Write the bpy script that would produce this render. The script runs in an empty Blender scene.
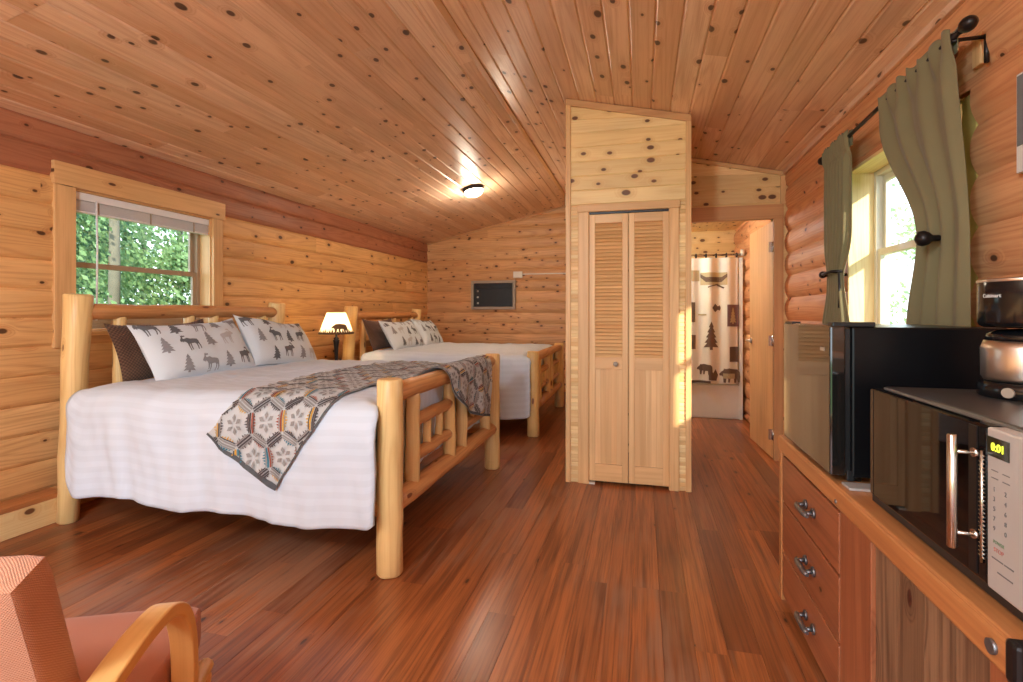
import bpy, bmesh, math, random
from mathutils import Vector, Matrix, noise, geometry
R = math.radians
PI = math.pi
rnd = random.Random(7)
SC = bpy.context.scene
COL = SC.collection

# ------------------------------------------------------------------ colours / materials
def lin(r, g, b):
    def f(c):
        c /= 255.0
        return c / 12.92 if c <= 0.04045 else ((c + 0.055) / 1.055) ** 2.4
    return (f(r), f(g), f(b), 1.0)

def new_mat(name):
    m = bpy.data.materials.new(name)
    m.use_nodes = True
    nt = m.node_tree
    for n in list(nt.nodes):
        nt.nodes.remove(n)
    out = nt.nodes.new('ShaderNodeOutputMaterial')
    b = nt.nodes.new('ShaderNodeBsdfPrincipled')
    nt.links.new(b.outputs[0], out.inputs[0])
    return m, nt, b, out

class NT:
    """small helper to wire nodes"""
    def __init__(self, nt):
        self.nt = nt
    def n(self, t, **kw):
        nd = self.nt.nodes.new(t)
        for k, v in kw.items():
            setattr(nd, k, v)
        return nd
    def link(self, a, b):
        self.nt.links.new(a, b)
    def put(self, sock, v):
        if hasattr(v, 'is_linked') or isinstance(v, bpy.types.NodeSocket):
            self.nt.links.new(v, sock)
        else:
            sock.default_value = v
    def math(self, op, a, b=None, c=None, clamp=False):
        nd = self.n('ShaderNodeMath', operation=op, use_clamp=clamp)
        self.put(nd.inputs[0], a)
        if b is not None:
            self.put(nd.inputs[1], b)
        if c is not None:
            self.put(nd.inputs[2], c)
        return nd.outputs[0]
    def vmul(self, v, k):
        nd = self.n('ShaderNodeVectorMath', operation='MULTIPLY')
        self.put(nd.inputs[0], v)
        self.put(nd.inputs[1], k)
        return nd.outputs[0]
    def vadd(self, v, k):
        nd = self.n('ShaderNodeVectorMath', operation='ADD')
        self.put(nd.inputs[0], v)
        self.put(nd.inputs[1], k)
        return nd.outputs[0]
    def noise(self, v, scale=1, detail=2, rough=.5, dim='2D'):
        nd = self.n('ShaderNodeTexNoise', noise_dimensions=dim)
        self.put(nd.inputs['Vector'], v)
        nd.inputs['Scale'].default_value = scale
        nd.inputs['Detail'].default_value = detail
        nd.inputs['Roughness'].default_value = rough
        return nd.outputs['Fac']
    def smooth(self, x, a, b, to0=0., to1=1.):
        nd = self.n('ShaderNodeMapRange', interpolation_type='SMOOTHSTEP')
        self.put(nd.inputs[0], x)
        self.put(nd.inputs[1], a)
        self.put(nd.inputs[2], b)
        self.put(nd.inputs[3], to0)
        self.put(nd.inputs[4], to1)
        return nd.outputs[0]
    def mix(self, f, a, b, blend='MIX'):
        nd = self.n('ShaderNodeMix', data_type='RGBA', blend_type=blend)
        self.put(nd.inputs[0], f)
        self.put(nd.inputs[6], a)
        self.put(nd.inputs[7], b)
        return nd.outputs[2]

def wood(name, ca, cb, grain, knots=.5, rough=.45, knot_col=(70, 38, 20), ku=3.0, kv=6.0, spec=.4,
         ring=.5, kr=.07, wear=None, coat=0., bump=.0, gu=.45, gv=6.5, turns=11., fibre=.9):
    """planks: ca..cb is the range between boards, grain the darker growth-ring colour"""
    m, nt, b, out = new_mat(name)
    N = NT(nt)
    uv = N.n('ShaderNodeUVMap', uv_map='wood').outputs[0]
    tn = N.n('ShaderNodeUVMap', uv_map='tone').outputs[0]
    sep = N.n('ShaderNodeSeparateXYZ')
    N.link(tn, sep.inputs[0])
    tone = sep.outputs[0]
    # knots
    warp = N.noise(N.vmul(uv, (3.0, 9.0, 0)), 1, 1)
    kvec = N.vmul(uv, (ku, kv, 0))
    kvec = N.vadd(kvec, N.vmul(N.n('ShaderNodeCombineXYZ').outputs[0], (1, 1, 1)))
    vor = N.n('ShaderNodeTexVoronoi', voronoi_dimensions='2D', feature='F1')
    N.put(vor.inputs['Vector'], kvec)
    vor.inputs['Scale'].default_value = 1
    sc = N.n('ShaderNodeSeparateXYZ')
    N.link(vor.outputs['Color'], sc.inputs[0])
    dist = N.math('ADD', vor.outputs['Distance'], N.math('MULTIPLY', N.math('SUBTRACT', warp, .5), .07))
    keep = N.math('LESS_THAN', sc.outputs[0], knots)
    rad = N.math('MULTIPLY_ADD', sc.outputs[1], kr, kr * .45)
    core = N.smooth(dist, N.math('MULTIPLY', rad, .75), N.math('MULTIPLY', rad, 1.15), 1., 0.)
    core = N.math('MULTIPLY', core, keep)
    halo = N.smooth(dist, rad, N.math('MULTIPLY', rad, 3.2), 1., 0.)
    halo = N.math('MULTIPLY', halo, keep)
    # growth rings, flowing round the knots
    big = N.noise(N.vmul(uv, (gu, gv, 0)), 1, 1)
    ph = N.math('ADD', N.math('MULTIPLY', big, turns), N.math('MULTIPLY', halo, 2.2))
    rings = N.math('SINE', N.math('MULTIPLY', ph, 6.283))
    rings = N.math('MULTIPLY_ADD', rings, .5, .5)
    rings = N.math('POWER', rings, 2.0)
    fib = N.noise(N.vmul(uv, (3.0, 130.0, 0)), 1, 3, .65)
    blot = N.noise(N.vmul(uv, (1.1, 3.5, 0)), 1, 2)
    base = N.mix(tone, ca, cb)
    g = N.math('MULTIPLY', rings, ring)
    g = N.math('ADD', g, N.math('MULTIPLY', N.math('SUBTRACT', fib, .45), fibre), clamp=True)
    col = N.mix(g, base, grain)
    v = N.math('MULTIPLY_ADD', blot, .45, .78)
    comb = N.n('ShaderNodeCombineXYZ')
    for i in range(3):
        N.link(v, comb.inputs[i])
    col = N.mix(1., col, comb.outputs[0], 'MULTIPLY')
    col = N.mix(N.math('MULTIPLY', halo, .45), col, grain)
    col = N.mix(N.math('MULTIPLY', core, .92), col, lin(*knot_col))
    if wear is not None:
        geo = N.n('ShaderNodeTexCoord').outputs['Object']
        w = N.noise(N.vmul(geo, (1.3, .8, 1)), 1, 4, .6, '3D')
        w2 = N.noise(N.vmul(uv, (2.0, 40, 0)), 1, 2)
        st_ = N.noise(N.vmul(uv, (1.2, 30, 0)), 1, 3)
        col = N.mix(N.smooth(st_, .48, .72, 0., .6), col, grain)
        w = N.smooth(N.math('ADD', w, N.math('MULTIPLY', N.math('SUBTRACT', w2, .5), .35)), .47, .70, 0., .72)
        col = N.mix(w, col, lin(*wear))
        N.put(b.inputs['Roughness'], N.math('MULTIPLY_ADD', w, .22, rough))
    else:
        b.inputs['Roughness'].default_value = rough
    N.link(col, b.inputs['Base Color'])
    b.inputs['Specular IOR Level'].default_value = spec
    if coat:
        b.inputs['Coat Weight'].default_value = coat
        b.inputs['Coat Roughness'].default_value = .2
    if bump:
        bp = N.n('ShaderNodeBump')
        bp.inputs['Strength'].default_value = bump
        bp.inputs['Distance'].default_value = .004
        N.link(fib, bp.inputs['Height'])
        N.link(bp.outputs[0], b.inputs['Normal'])
    return m

def plain(name, col, rough=.5, metal=0., spec=.5, noise_amt=.06, nscale=18., bump=0., bscale=200., sheen=0., coat=0., trans=0., emit=None, estr=0.):
    m, nt, b, out = new_mat(name)
    N = NT(nt)
    co = N.n('ShaderNodeTexCoord').outputs['Object']
    nz = N.noise(co, nscale, 3, .55, '3D')
    v = N.math('MULTIPLY_ADD', nz, noise_amt * 2, 1 - noise_amt)
    comb = N.n('ShaderNodeCombineXYZ')
    for i in range(3):
        N.link(v, comb.inputs[i])
    c = N.mix(1., col, comb.outputs[0], 'MULTIPLY')
    N.link(c, b.inputs['Base Color'])
    b.inputs['Roughness'].default_value = rough
    b.inputs['Metallic'].default_value = metal
    b.inputs['Specular IOR Level'].default_value = spec
    b.inputs['Sheen Weight'].default_value = sheen
    b.inputs['Coat Weight'].default_value = coat
    if emit:
        b.inputs['Emission Color'].default_value = emit
        b.inputs['Emission Strength'].default_value = estr
    if bump:
        n2 = N.noise(co, bscale, 2, .5, '3D')
        bp = N.n('ShaderNodeBump')
        bp.inputs['Strength'].default_value = bump
        bp.inputs['Distance'].default_value = .002
        N.link(n2, bp.inputs['Height'])
        N.link(bp.outputs[0], b.inputs['Normal'])
    if trans:
        tr = N.n('ShaderNodeBsdfTranslucent')
        N.link(c, tr.inputs['Color'])
        mx = N.n('ShaderNodeMixShader')
        mx.inputs[0].default_value = trans
        N.link(b.outputs[0], mx.inputs[1])
        N.link(tr.outputs[0], mx.inputs[2])
        N.link(mx.outputs[0], out.inputs[0])
    return m

def fabric(name, col, col2, wu, wv, rough=.9, bump=.35, dist=.004, sheen=.2, trans=0., stripe=None):
    """woven cloth from the 'wood' uv map (metres): wu x wv threads per metre"""
    m, nt, b, out = new_mat(name)
    N = NT(nt)
    uv = N.n('ShaderNodeUVMap', uv_map='wood').outputs[0]
    s = N.n('ShaderNodeSeparateXYZ')
    N.link(uv, s.inputs[0])
    a = N.math('SINE', N.math('MULTIPLY', s.outputs[0], wu * 6.283))
    c = N.math('SINE', N.math('MULTIPLY', s.outputs[1], wv * 6.283))
    w = N.math('MULTIPLY_ADD', N.math('MULTIPLY', a, c), .5, .5)
    nz = N.noise(N.vmul(uv, (6, 6, 0)), 1, 3)
    f = N.math('ADD', N.math('MULTIPLY', w, .7), N.math('MULTIPLY', N.math('SUBTRACT', nz, .5), .6), clamp=True)
    cc = N.mix(f, col2, col)
    if stripe:
        st = N.math('SINE', N.math('MULTIPLY', s.outputs[1], stripe * 6.283))
        st = N.smooth(st, -.2, .2, .955, 1.)
        comb = N.n('ShaderNodeCombineXYZ')
        for i in range(3):
            N.link(st, comb.inputs[i])
        cc = N.mix(1., cc, comb.outputs[0], 'MULTIPLY')
    N.link(cc, b.inputs['Base Color'])
    b.inputs['Roughness'].default_value = rough
    b.inputs['Specular IOR Level'].default_value = .25
    b.inputs['Sheen Weight'].default_value = sheen
    if bump:
        bp = N.n('ShaderNodeBump')
        bp.inputs['Strength'].default_value = bump
        bp.inputs['Distance'].default_value = dist
        N.link(w, bp.inputs['Height'])
        N.link(bp.outputs[0], b.inputs['Normal'])
    if trans:
        tr = N.n('ShaderNodeBsdfTranslucent')
        N.link(cc, tr.inputs['Color'])
        mx = N.n('ShaderNodeMixShader')
        mx.inputs[0].default_value = trans
        N.link(b.outputs[0], mx.inputs[1])
        N.link(tr.outputs[0], mx.inputs[2])
        N.link(mx.outputs[0], out.inputs[0])
    return m

def glass_mat():
    m, nt, b, out = new_mat('window_glass')
    nt.nodes.remove(b)
    N = NT(nt)
    t = N.n('ShaderNodeBsdfTransparent')
    t.inputs[0].default_value = (.95, .97, .96, 1)
    g = N.n('ShaderNodeBsdfGlossy')
    g.inputs['Roughness'].default_value = .02
    fr = N.n('ShaderNodeFresnel')
    fr.inputs[0].default_value = 1.4
    bk = N.n('ShaderNodeNewGeometry').outputs['Backfacing']
    mx = N.n('ShaderNodeMixShader')
    N.link(N.math('MULTIPLY', fr.outputs[0], N.math('SUBTRACT', 1., bk)), mx.inputs[0])
    N.link(t.outputs[0], mx.inputs[1])
    N.link(g.outputs[0], mx.inputs[2])
    N.link(mx.outputs[0], out.inputs[0])
    return m

M = {}
M['ceiling'] = wood('ceiling_pine', lin(242, 210, 184), lin(220, 178, 144), lin(198, 146, 110), knots=.46, rough=.36, ku=4.2, kv=6.8, spec=.5, ring=.38, kr=.085, gu=.3, turns=9., fibre=1.1)
M['log_left'] = wood('log_siding_honey', lin(238, 194, 134), lin(222, 170, 108), lin(190, 130, 78), knots=.5, rough=.45, ku=4.2, kv=6.8, ring=.38, kr=.085)
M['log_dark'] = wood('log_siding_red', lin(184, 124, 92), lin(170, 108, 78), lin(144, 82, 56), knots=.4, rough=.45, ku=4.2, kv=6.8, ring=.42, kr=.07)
M['log_far'] = wood('log_siding_far', lin(228, 180, 128), lin(214, 160, 106), lin(182, 122, 76), knots=.62, rough=.45, ku=4.2, kv=7.4, ring=.4, kr=.085)
M['log_right'] = wood('log_siding_right', lin(226, 172, 124), lin(216, 152, 104), lin(190, 116, 72), knots=.45, rough=.55, ku=4.2, kv=6.8, ring=.42, kr=.075)
M['pine_yellow'] = wood('pine_panel_yellow', lin(242, 212, 154), lin(232, 196, 134), lin(216, 168, 108), knots=.85, rough=.45, ku=4.6, kv=7.4, ring=.25, kr=.1, gu=.3, knot_col=(96, 50, 26))
M['pine_strip'] = wood('pine_edge_strips', lin(248, 222, 166), lin(224, 180, 122), lin(214, 168, 110), knots=.0, rough=.45, ring=.3)
M['pine_trim'] = wood('pine_trim', lin(232, 188, 132), lin(220, 172, 116), lin(200, 146, 92), knots=.18, rough=.42, ku=2.2, kv=6, ring=.35, kr=.06, gu=.2, turns=7.)
M['pine_trim_tan'] = wood('pine_trim_tan', lin(212, 164, 114), lin(202, 152, 102), lin(182, 126, 80), knots=.15, rough=.42, ku=2.2, kv=6, ring=.35, kr=.06, gu=.2, turns=7.)
M['pine_door'] = wood('door_pine', lin(240, 198, 142), lin(226, 178, 122), lin(214, 162, 106), knots=.0, rough=.4, ring=.4, gu=.15, turns=7.)
M['slab_door'] = wood('slab_door_veneer', lin(222, 176, 124), lin(216, 168, 116), lin(198, 146, 96), knots=.0, rough=.4, ring=.5, gu=.3, turns=6.)
M['floor'] = wood('floor_boards', lin(182, 108, 60), lin(128, 70, 40), lin(92, 48, 29), knots=.28, rough=.28, ku=2.2, kv=6, ring=.3, kr=.05, gu=.16, gv=9., turns=8., fibre=1.5, wear=(158, 120, 96), knot_col=(60, 36, 26), spec=.4)
M['log_peeled'] = wood('peeled_log', lin(238, 202, 138), lin(230, 190, 124), lin(210, 160, 98), knots=.3, rough=.4, ku=2.4, kv=7, ring=.35, kr=.06, knot_col=(120, 66, 32), spec=.5)
M['log_rail'] = wood('peeled_log_rail', lin(216, 160, 102), lin(206, 146, 90), lin(178, 116, 68), knots=.35, rough=.42, ku=2.4, kv=7, ring=.45, kr=.07, knot_col=(110, 58, 30))
M['cab_red'] = wood('cabinet_stained', lin(168, 102, 66), lin(156, 92, 58), lin(128, 68, 42), knots=.15, rough=.38, ku=2.4, kv=5, ring=.45, kr=.06, spec=.5, gu=.2, turns=7., fibre=1.2)
M['cab_edge'] = wood('cabinet_edge', lin(196, 134, 82), lin(190, 126, 74), lin(164, 98, 56), knots=.0, rough=.35, ring=.45, spec=.5, gu=.15, turns=6., fibre=1.2)
M['cab_grey'] = wood('weathered_board', lin(152, 116, 86), lin(126, 92, 66), lin(92, 62, 44), knots=.3, rough=.5, ku=2.4, kv=5, ring=.6, kr=.09, knot_col=(70, 30, 22), gu=.25, turns=7., fibre=1.4)
M['bent'] = wood('bent_beech', lin(232, 180, 110), lin(228, 174, 104), lin(214, 154, 86), knots=.0, rough=.35, ring=.2, spec=.5)
M['duvet'] = fabric('white_sateen', (.67, .75, .85, 1), (.63, .71, .81, 1), 400, 400, .75, 0, stripe=17., sheen=.1)
M['pillow'] = fabric('pillow_cotton', (.70, .76, .81, 1), (.65, .71, .76, 1), 300, 300, .85, 0)
M['brown_plush'] = fabric('brown_plush', lin(132, 98, 76), lin(66, 44, 34), 45, 45, .95, .5, .006)
M['throw'] = fabric('throw_knit', lin(206, 209, 209), lin(188, 191, 192), 130, 130, .95, .3)
M['mattress'] = fabric('mattress_ticking', (.6, .6, .62, 1), (.55, .55, .57, 1), 60, 60, .9, .2)
M['salmon'] = fabric('salmon_tweed', lin(212, 160, 130), lin(180, 118, 90), 180, 180, .95, .5, .003)
M['salmon_dark'] = fabric('salmon_seat', lin(184, 118, 92), lin(170, 106, 82), 300, 300, .92, .2)
M['curtain'] = fabric('olive_cotton', lin(150, 140, 104), lin(134, 124, 92), 420, 420, .92, 0, trans=.22)
M['shower'] = fabric('cream_shower_cloth', lin(238, 237, 228), lin(228, 226, 216), 300, 300, .7, 0)
def printed(n, c, r=.85):
    return plain(n, lin(*c), r, noise_amt=.1, nscale=60)
M['ink_a'] = printed('print_charcoal', (104, 106, 110)); M['ink_b'] = printed('print_grey', (146, 146, 150)); M['ink_c'] = printed('print_pale_grey', (190, 190, 192))
M['t_dark'] = printed('throw_dark', (84, 80, 82)); M['t_grey'] = printed('throw_grey', (150, 148, 146)); M['t_gold'] = printed('throw_gold', (206, 162, 72))
M['t_teal'] = printed('throw_teal', (60, 128, 150)); M['t_rust'] = printed('throw_rust', (160, 84, 64)); M['t_white'] = printed('throw_white', (238, 236, 230)); M['t_edge'] = printed('throw_binding', (84, 88, 92))
M['s_brown'] = printed('shower_print_brown', (112, 92, 78)); M['s_tan'] = printed('shower_print_tan', (190, 176, 140)); M['s_plum'] = printed('shower_print_plum', (120, 90, 88))
M['black_gloss'] = plain('black_gloss', (.006, .006, .007, 1), .14, spec=.5, noise_amt=.02)
M['fridge_side'] = plain('fridge_side_black', (.005, .005, .006, 1), .3, spec=.22, noise_amt=.05, bump=.05, bscale=300)
M['fridge_front'] = plain('fridge_front_black', (.012, .011, .010, 1), .07, spec=.7, noise_amt=.02, coat=.45)
M['black_plastic'] = plain('black_plastic', (.012, .012, .013, 1), .4, noise_amt=.05)
M['dark_glass'] = plain('dark_glass', (.006, .005, .005, 1), .03, spec=.35, noise_amt=.0)
M['bronze'] = plain('oiled_bronze', lin(44, 38, 38), .38, .6)
M['pewter'] = plain('pewter', lin(128, 126, 128), .38, .8)
M['chrome'] = plain('brushed_steel', lin(206, 200, 194), .22, 1.)
M['steel'] = plain('satin_steel', lin(224, 216, 208), .32, 1., bump=.03)
M['mw_top'] = plain('microwave_top_paint', lin(92, 88, 86), .3, .5, bump=.2, bscale=400)
M['silver_panel'] = plain('silver_panel', lin(196, 190, 184), .4, .25, noise_amt=.02)
M['lcd'] = plain('display_dark', lin(40, 34, 16), .2)
M['lcd_on'] = plain('display_digits', lin(214, 226, 60), .4, emit=lin(220, 232, 60), estr=.5)
M['mark'] = plain('panel_mark', lin(110, 108, 108), .5); M['mark_r'] = plain('panel_mark_red', lin(186, 120, 110), .5); M['mark_g'] = plain('panel_mark_green', lin(120, 140, 110), .5)
M['white_logo'] = plain('white_print', lin(230, 228, 224), .4)
M['vinyl'] = plain('window_vinyl', lin(222, 212, 194), .4, noise_amt=.03)
M['vinyl_tan'] = plain('window_vinyl_tan', lin(170, 146, 120), .4, noise_amt=.03)
M['blind'] = plain('blind_white', lin(236, 236, 238), .45, noise_amt=.02)
M['tub'] = plain('tub_enamel', lin(232, 234, 230), .5, noise_amt=.03)
M['ac_frame'] = plain('ac_frame', lin(168, 152, 134), .45, noise_amt=.04); M['ac_dark'] = plain('ac_dark', lin(26, 21, 19), .45)
M['foam'] = plain('insulation_foam', lin(188, 164, 90), .95, noise_amt=.2, bump=.6, bscale=40)
M['shade'] = plain('lamp_shade_cloth', lin(246, 232, 200), .9, trans=.6); M['shade_print'] = plain('shade_print_brown', lin(96, 66, 44), .9)
M['bulb'] = plain('bulb_glow', (1, .9, .7, 1), .5, emit=(1, .78, .48, 1), estr=10)
M['dome'] = plain('dome_glow', (1, .95, .85, 1), .5, emit=(1, .86, .62, 1), estr=9)
M['paper'] = plain('print_paper', lin(222, 220, 216), .6)
M['grey_pic'] = plain('print_grey_scene', lin(120, 124, 128), .6, noise_amt=.5, nscale=9)
M['white_plastic'] = plain('white_plastic', lin(228, 220, 206), .4)
M['sealant'] = plain('brass_hinge', lin(168, 140, 96), .35, .8)
M['bark'] = plain('bark', lin(96, 92, 80), .95, noise_amt=.35, nscale=7, bump=.6, bscale=12)
M['grass'] = plain('grass_ground', lin(104, 128, 66), .95, noise_amt=.3, nscale=3)
M['leaf_a'] = plain('leaf_green', lin(116, 146, 98), .6, noise_amt=.4, nscale=2.5, trans=.4)
M['leaf_b'] = plain('leaf_pale', lin(160, 182, 136), .6, noise_amt=.3, nscale=2.5, trans=.45)
M['leaf_c'] = plain('leaf_deep', lin(80, 116, 88), .6, noise_amt=.35, nscale=2.5, trans=.35)
M['glass'] = glass_mat()

# ------------------------------------------------------------------ mesh builder
class MB:
    def __init__(self):
        self.v = []; self.f = []; self.uv = []; self.t = []; self.m = []; self.s = []
    def add(self, verts, faces, uvs, tone=0., mi=0, smooth=False):
        o = len(self.v)
        self.v.extend([tuple(p) for p in verts])
        for fa, u in zip(faces, uvs):
            self.f.append(tuple(i + o for i in fa)); self.uv.append(u); self.t.append(tone); self.m.append(mi); self.s.append(smooth)
    def box(self, x0, x1, y0, y1, z0, z1, grain='x', tone=None, mi=0, mat4=None):
        tone = rnd.random() if tone is None else tone
        ou, ov = rnd.random() * 60, rnd.random() * 60
        V = [(x, y, z) for x in (x0, x1) for y in (y0, y1) for z in (z0, z1)]
        F = [(0, 1, 3, 2), (4, 6, 7, 5), (0, 4, 5, 1), (2, 3, 7, 6), (0, 2, 6, 4), (1, 5, 7, 3)]
        gi = 'xyz'.index(grain)
        U = []
        for k, fa in enumerate(F):
            ax = k // 2
            rest = [i for i in range(3) if i != ax]
            if gi in rest:
                a = gi; b = [i for i in rest if i != gi][0]
            else:
                a, b = rest
            U.append([(V[i][a] + ou + ax * 3.1, V[i][b] + ov + ax * 1.7) for i in fa])
        if mat4 is not None:
            V = [tuple(mat4 @ Vector(p)) for p in V]
        self.add(V, F, U, tone, mi)
    def tube(self, pts, rad, n=12, mi=0, cap_mi=None, tone=None, wob=0., chamfer=.0, smooth=True, ucut=0.):
        tone = rnd.random() if tone is None else tone
        ou, ov = rnd.random() * 60, rnd.random() * 60
        pts = [Vector(p) for p in pts]
        if not hasattr(rad, '__len__'):
            rad = [rad] * len(pts)
        rad = list(rad)
        if chamfer:
            d0 = (pts[0] - pts[1]).normalized(); d1 = (pts[-1] - pts[-2]).normalized()
            pts = [pts[0], pts[0] - d0 * chamfer] + pts[1:-1] + [pts[-1] - d1 * chamfer, pts[-1]]
            rad = [rad[0] - chamfer, rad[0]] + rad[1:-1] + [rad[-1], rad[-1] - chamfer]
        o = len(self.v)
        up = Vector((0, 0, 1))
        t0 = (pts[1] - pts[0]).normalized()
        if abs(t0.dot(up)) > .9:
            up = Vector((1, 0, 0))
        nx = t0.cross(up).normalized()
        rings = []; u = 0; us = []
        seed = rnd.random() * 99
        for i, p in enumerate(pts):
            if i == 0: t = (pts[1] - p)
            elif i == len(pts) - 1: t = (p - pts[-2])
            else: t = (pts[i + 1] - pts[i - 1])
            t.normalize()
            nx = (nx - t * nx.dot(t)).normalized()
            ny = t.cross(nx)
            if i: u += (p - pts[i - 1]).length
            us.append(u)
            ring = []
            for k in range(n):
                a = 2 * PI * k / n
                r = rad[i]
                if wob:
                    r *= 1 + wob * noise.noise(Vector((math.cos(a) * 1.3 + seed, math.sin(a) * 1.3, u * 5)))
                ring.append(len(self.v)); self.v.append(tuple(p + (nx * math.cos(a) + ny * math.sin(a)) * r))
            rings.append(ring)
        rm = max(rad)
        for i in range(len(pts) - 1):
            for k in range(n):
                k2 = (k + 1) % n
                self.f.append((rings[i][k], rings[i][k2], rings[i + 1][k2], rings[i + 1][k]))
                v0, v1 = 2 * PI * rm * k / n + ov, 2 * PI * rm * (k + 1) / n + ov
                self.uv.append([(us[i] + ou, v0), (us[i] + ou, v1), (us[i + 1] + ou, v1), (us[i + 1] + ou, v0)])
                self.t.append(tone); self.m.append(mi); self.s.append(smooth)
        cm = mi if cap_mi is None else cap_mi
        for ring, rev in ((rings[0], True), (rings[-1], False)):
            fa = tuple(reversed(ring)) if rev else tuple(ring)
            self.f.append(fa)
            self.uv.append([(math.cos(2 * PI * k / n) * .02 + ou, math.sin(2 * PI * k / n) * .3 * rm + ov) for k in range(n)])
            self.t.append(tone); self.m.append(cm); self.s.append(False)
    def lathe(self, prof, c=(0, 0, 0), n=20, mi=0, axis='z', smooth=True, caps=True):
        c = Vector(c); rings = []
        for r, h in prof:
            ring = []
            for k in range(n):
                a = 2 * PI * k / n
                if axis == 'z': p = Vector((r * math.cos(a), r * math.sin(a), h))
                elif axis == 'x': p = Vector((h, r * math.cos(a), r * math.sin(a)))
                else: p = Vector((r * math.sin(a), h, r * math.cos(a)))
                ring.append(len(self.v)); self.v.append(tuple(c + p))
            rings.append(ring)
        for i in range(len(rings) - 1):
            for k in range(n):
                k2 = (k + 1) % n
                self.f.append((rings[i][k], rings[i][k2], rings[i + 1][k2], rings[i + 1][k]))
                self.uv.append([(0, 0)] * 4); self.t.append(.5); self.m.append(mi); self.s.append(smooth)
        if caps:
            for ring, rev in ((rings[0], True), (rings[-1], False)):
                self.f.append(tuple(reversed(ring)) if rev else tuple(ring))
                self.uv.append([(0, 0)] * n); self.t.append(.5); self.m.append(mi); self.s.append(False)
    def grid(self, fn, nu, nv, uvfn=None, mi=0, smooth=True, tone=.5):
        o = len(self.v)
        for j in range(nv + 1):
            for i in range(nu + 1):
                self.v.append(tuple(fn(i / nu, j / nv)))
        for j in range(nv):
            for i in range(nu):
                a = o + j * (nu + 1) + i
                self.f.append((a, a + 1, a + nu + 2, a + nu + 1))
                cs = [(i / nu, j / nv), ((i + 1) / nu, j / nv), ((i + 1) / nu, (j + 1) / nv), (i / nu, (j + 1) / nv)]
                self.uv.append([uvfn(*c) if uvfn else c for c in cs]); self.t.append(tone); self.m.append(mi); self.s.append(smooth)
    def decal(self, poly, fn, mi, maxlen=.06, iters=3):
        """2-D polygon printed on a surface: fn(a,b) -> point on the surface"""
        tris = geometry.tessellate_polygon([[Vector((p[0], p[1], 0)) for p in poly]])
        bm = bmesh.new()
        vs = [bm.verts.new((p[0], p[1], 0)) for p in poly]
        for t in tris:
            try: bm.faces.new([vs[i] for i in t])
            except ValueError: pass
        for _ in range(iters):
            long = [e for e in bm.edges if e.calc_length() > maxlen]
            if not long: break
            bmesh.ops.subdivide_edges(bm, edges=long, cuts=1)
            bmesh.ops.triangulate(bm, faces=bm.faces[:])
        bm.verts.index_update()
        o = len(self.v)
        for v in bm.verts:
            self.v.append(tuple(fn(v.co.x, v.co.y)))
        for f in bm.faces:
            idx = [v.index + o for v in f.verts]
            self.f.append(tuple(idx)); self.uv.append([(v.co.x, v.co.y) for v in f.verts]); self.t.append(.5); self.m.append(mi); self.s.append(True)
        bm.free()
    def build(self, name, mats, parent=None, bevel=0., solid=0., sub=0, recalc=False, seg=2):
        me = bpy.data.meshes.new(name)
        me.from_pydata(self.v, [], self.f)
        if not isinstance(mats, (list, tuple)): mats = [mats]
        for m in mats: me.materials.append(m)
        w = me.uv_layers.new(name='wood'); t = me.uv_layers.new(name='tone')
        li = 0
        for pi, p in enumerate(me.polygons):
            p.material_index = self.m[pi]; p.use_smooth = self.s[pi]
            for k in range(p.loop_total):
                w.data[li].uv = self.uv[pi][k]; t.data[li].uv = (self.t[pi], 0.)
                li += 1
        if recalc:
            bm = bmesh.new(); bm.from_mesh(me)
            bmesh.ops.recalc_face_normals(bm, faces=bm.faces[:]); bm.to_mesh(me); bm.free()
        me.update()
        o = bpy.data.objects.new(name, me); COL.objects.link(o)
        if parent is not None: attach(o, parent)
        if solid:
            md = o.modifiers.new('thick', 'SOLIDIFY'); md.thickness = solid; md.offset = -1
        if bevel:
            md = o.modifiers.new('edges', 'BEVEL'); md.width = bevel; md.segments = seg; md.limit_method = 'ANGLE'; md.angle_limit = R(40)
        if sub:
            md = o.modifiers.new('smooth', 'SUBSURF'); md.levels = sub; md.render_levels = sub
        return o

def attach(o, parent):
    o.parent = parent
    o.matrix_parent_inverse = world(parent).inverted()
def world(o):
    m = Matrix.LocRotScale(o.location, o.rotation_euler, o.scale)
    if o.parent is not None: m = world(o.parent) @ o.matrix_parent_inverse @ m
    return m
def thing(name, label, cat, loc=(0, 0, 0), group=None):
    o = bpy.data.objects.new(name, None); COL.objects.link(o); o.location = loc; o.empty_display_size = .1
    return tag(o, label, cat, group)
def tag(o, label, cat, group=None):
    o['label'] = label; o['category'] = cat
    if group: o['group'] = group
    return o
def struct(o, label=None):
    o['kind'] = 'structure'
    if label: o['label'] = label
    return o
def simple_box(name, x0, x1, y0, y1, z0, z1, m, parent=None, grain='x', bevel=.003, tone=None):
    mb = MB(); mb.box(x0, x1, y0, y1, z0, z1, grain, tone)
    return mb.build(name, m, parent, bevel=bevel)
def text_mesh(name, s, size, mat4, m, parent, ext=.0006, bend=None):
    cu = bpy.data.curves.new(name, 'FONT'); cu.body = s; cu.size = size; cu.extrude = ext
    cu.align_x = 'CENTER'; cu.align_y = 'CENTER'
    tmp = bpy.data.objects.new(name + '_tmp', cu); COL.objects.link(tmp)
    dg = bpy.context.evaluated_depsgraph_get()
    me = bpy.data.meshes.new_from_object(tmp.evaluated_get(dg))
    bpy.data.objects.remove(tmp); bpy.data.curves.remove(cu)
    for v in me.vertices:
        c = v.co.copy()
        if bend: c = bend(c)
        v.co = mat4 @ c
    me.materials.clear(); me.materials.append(m); me.name = name
    o = bpy.data.objects.new(name, me); COL.objects.link(o)
    if parent is not None: attach(o, parent)
    return o

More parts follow.
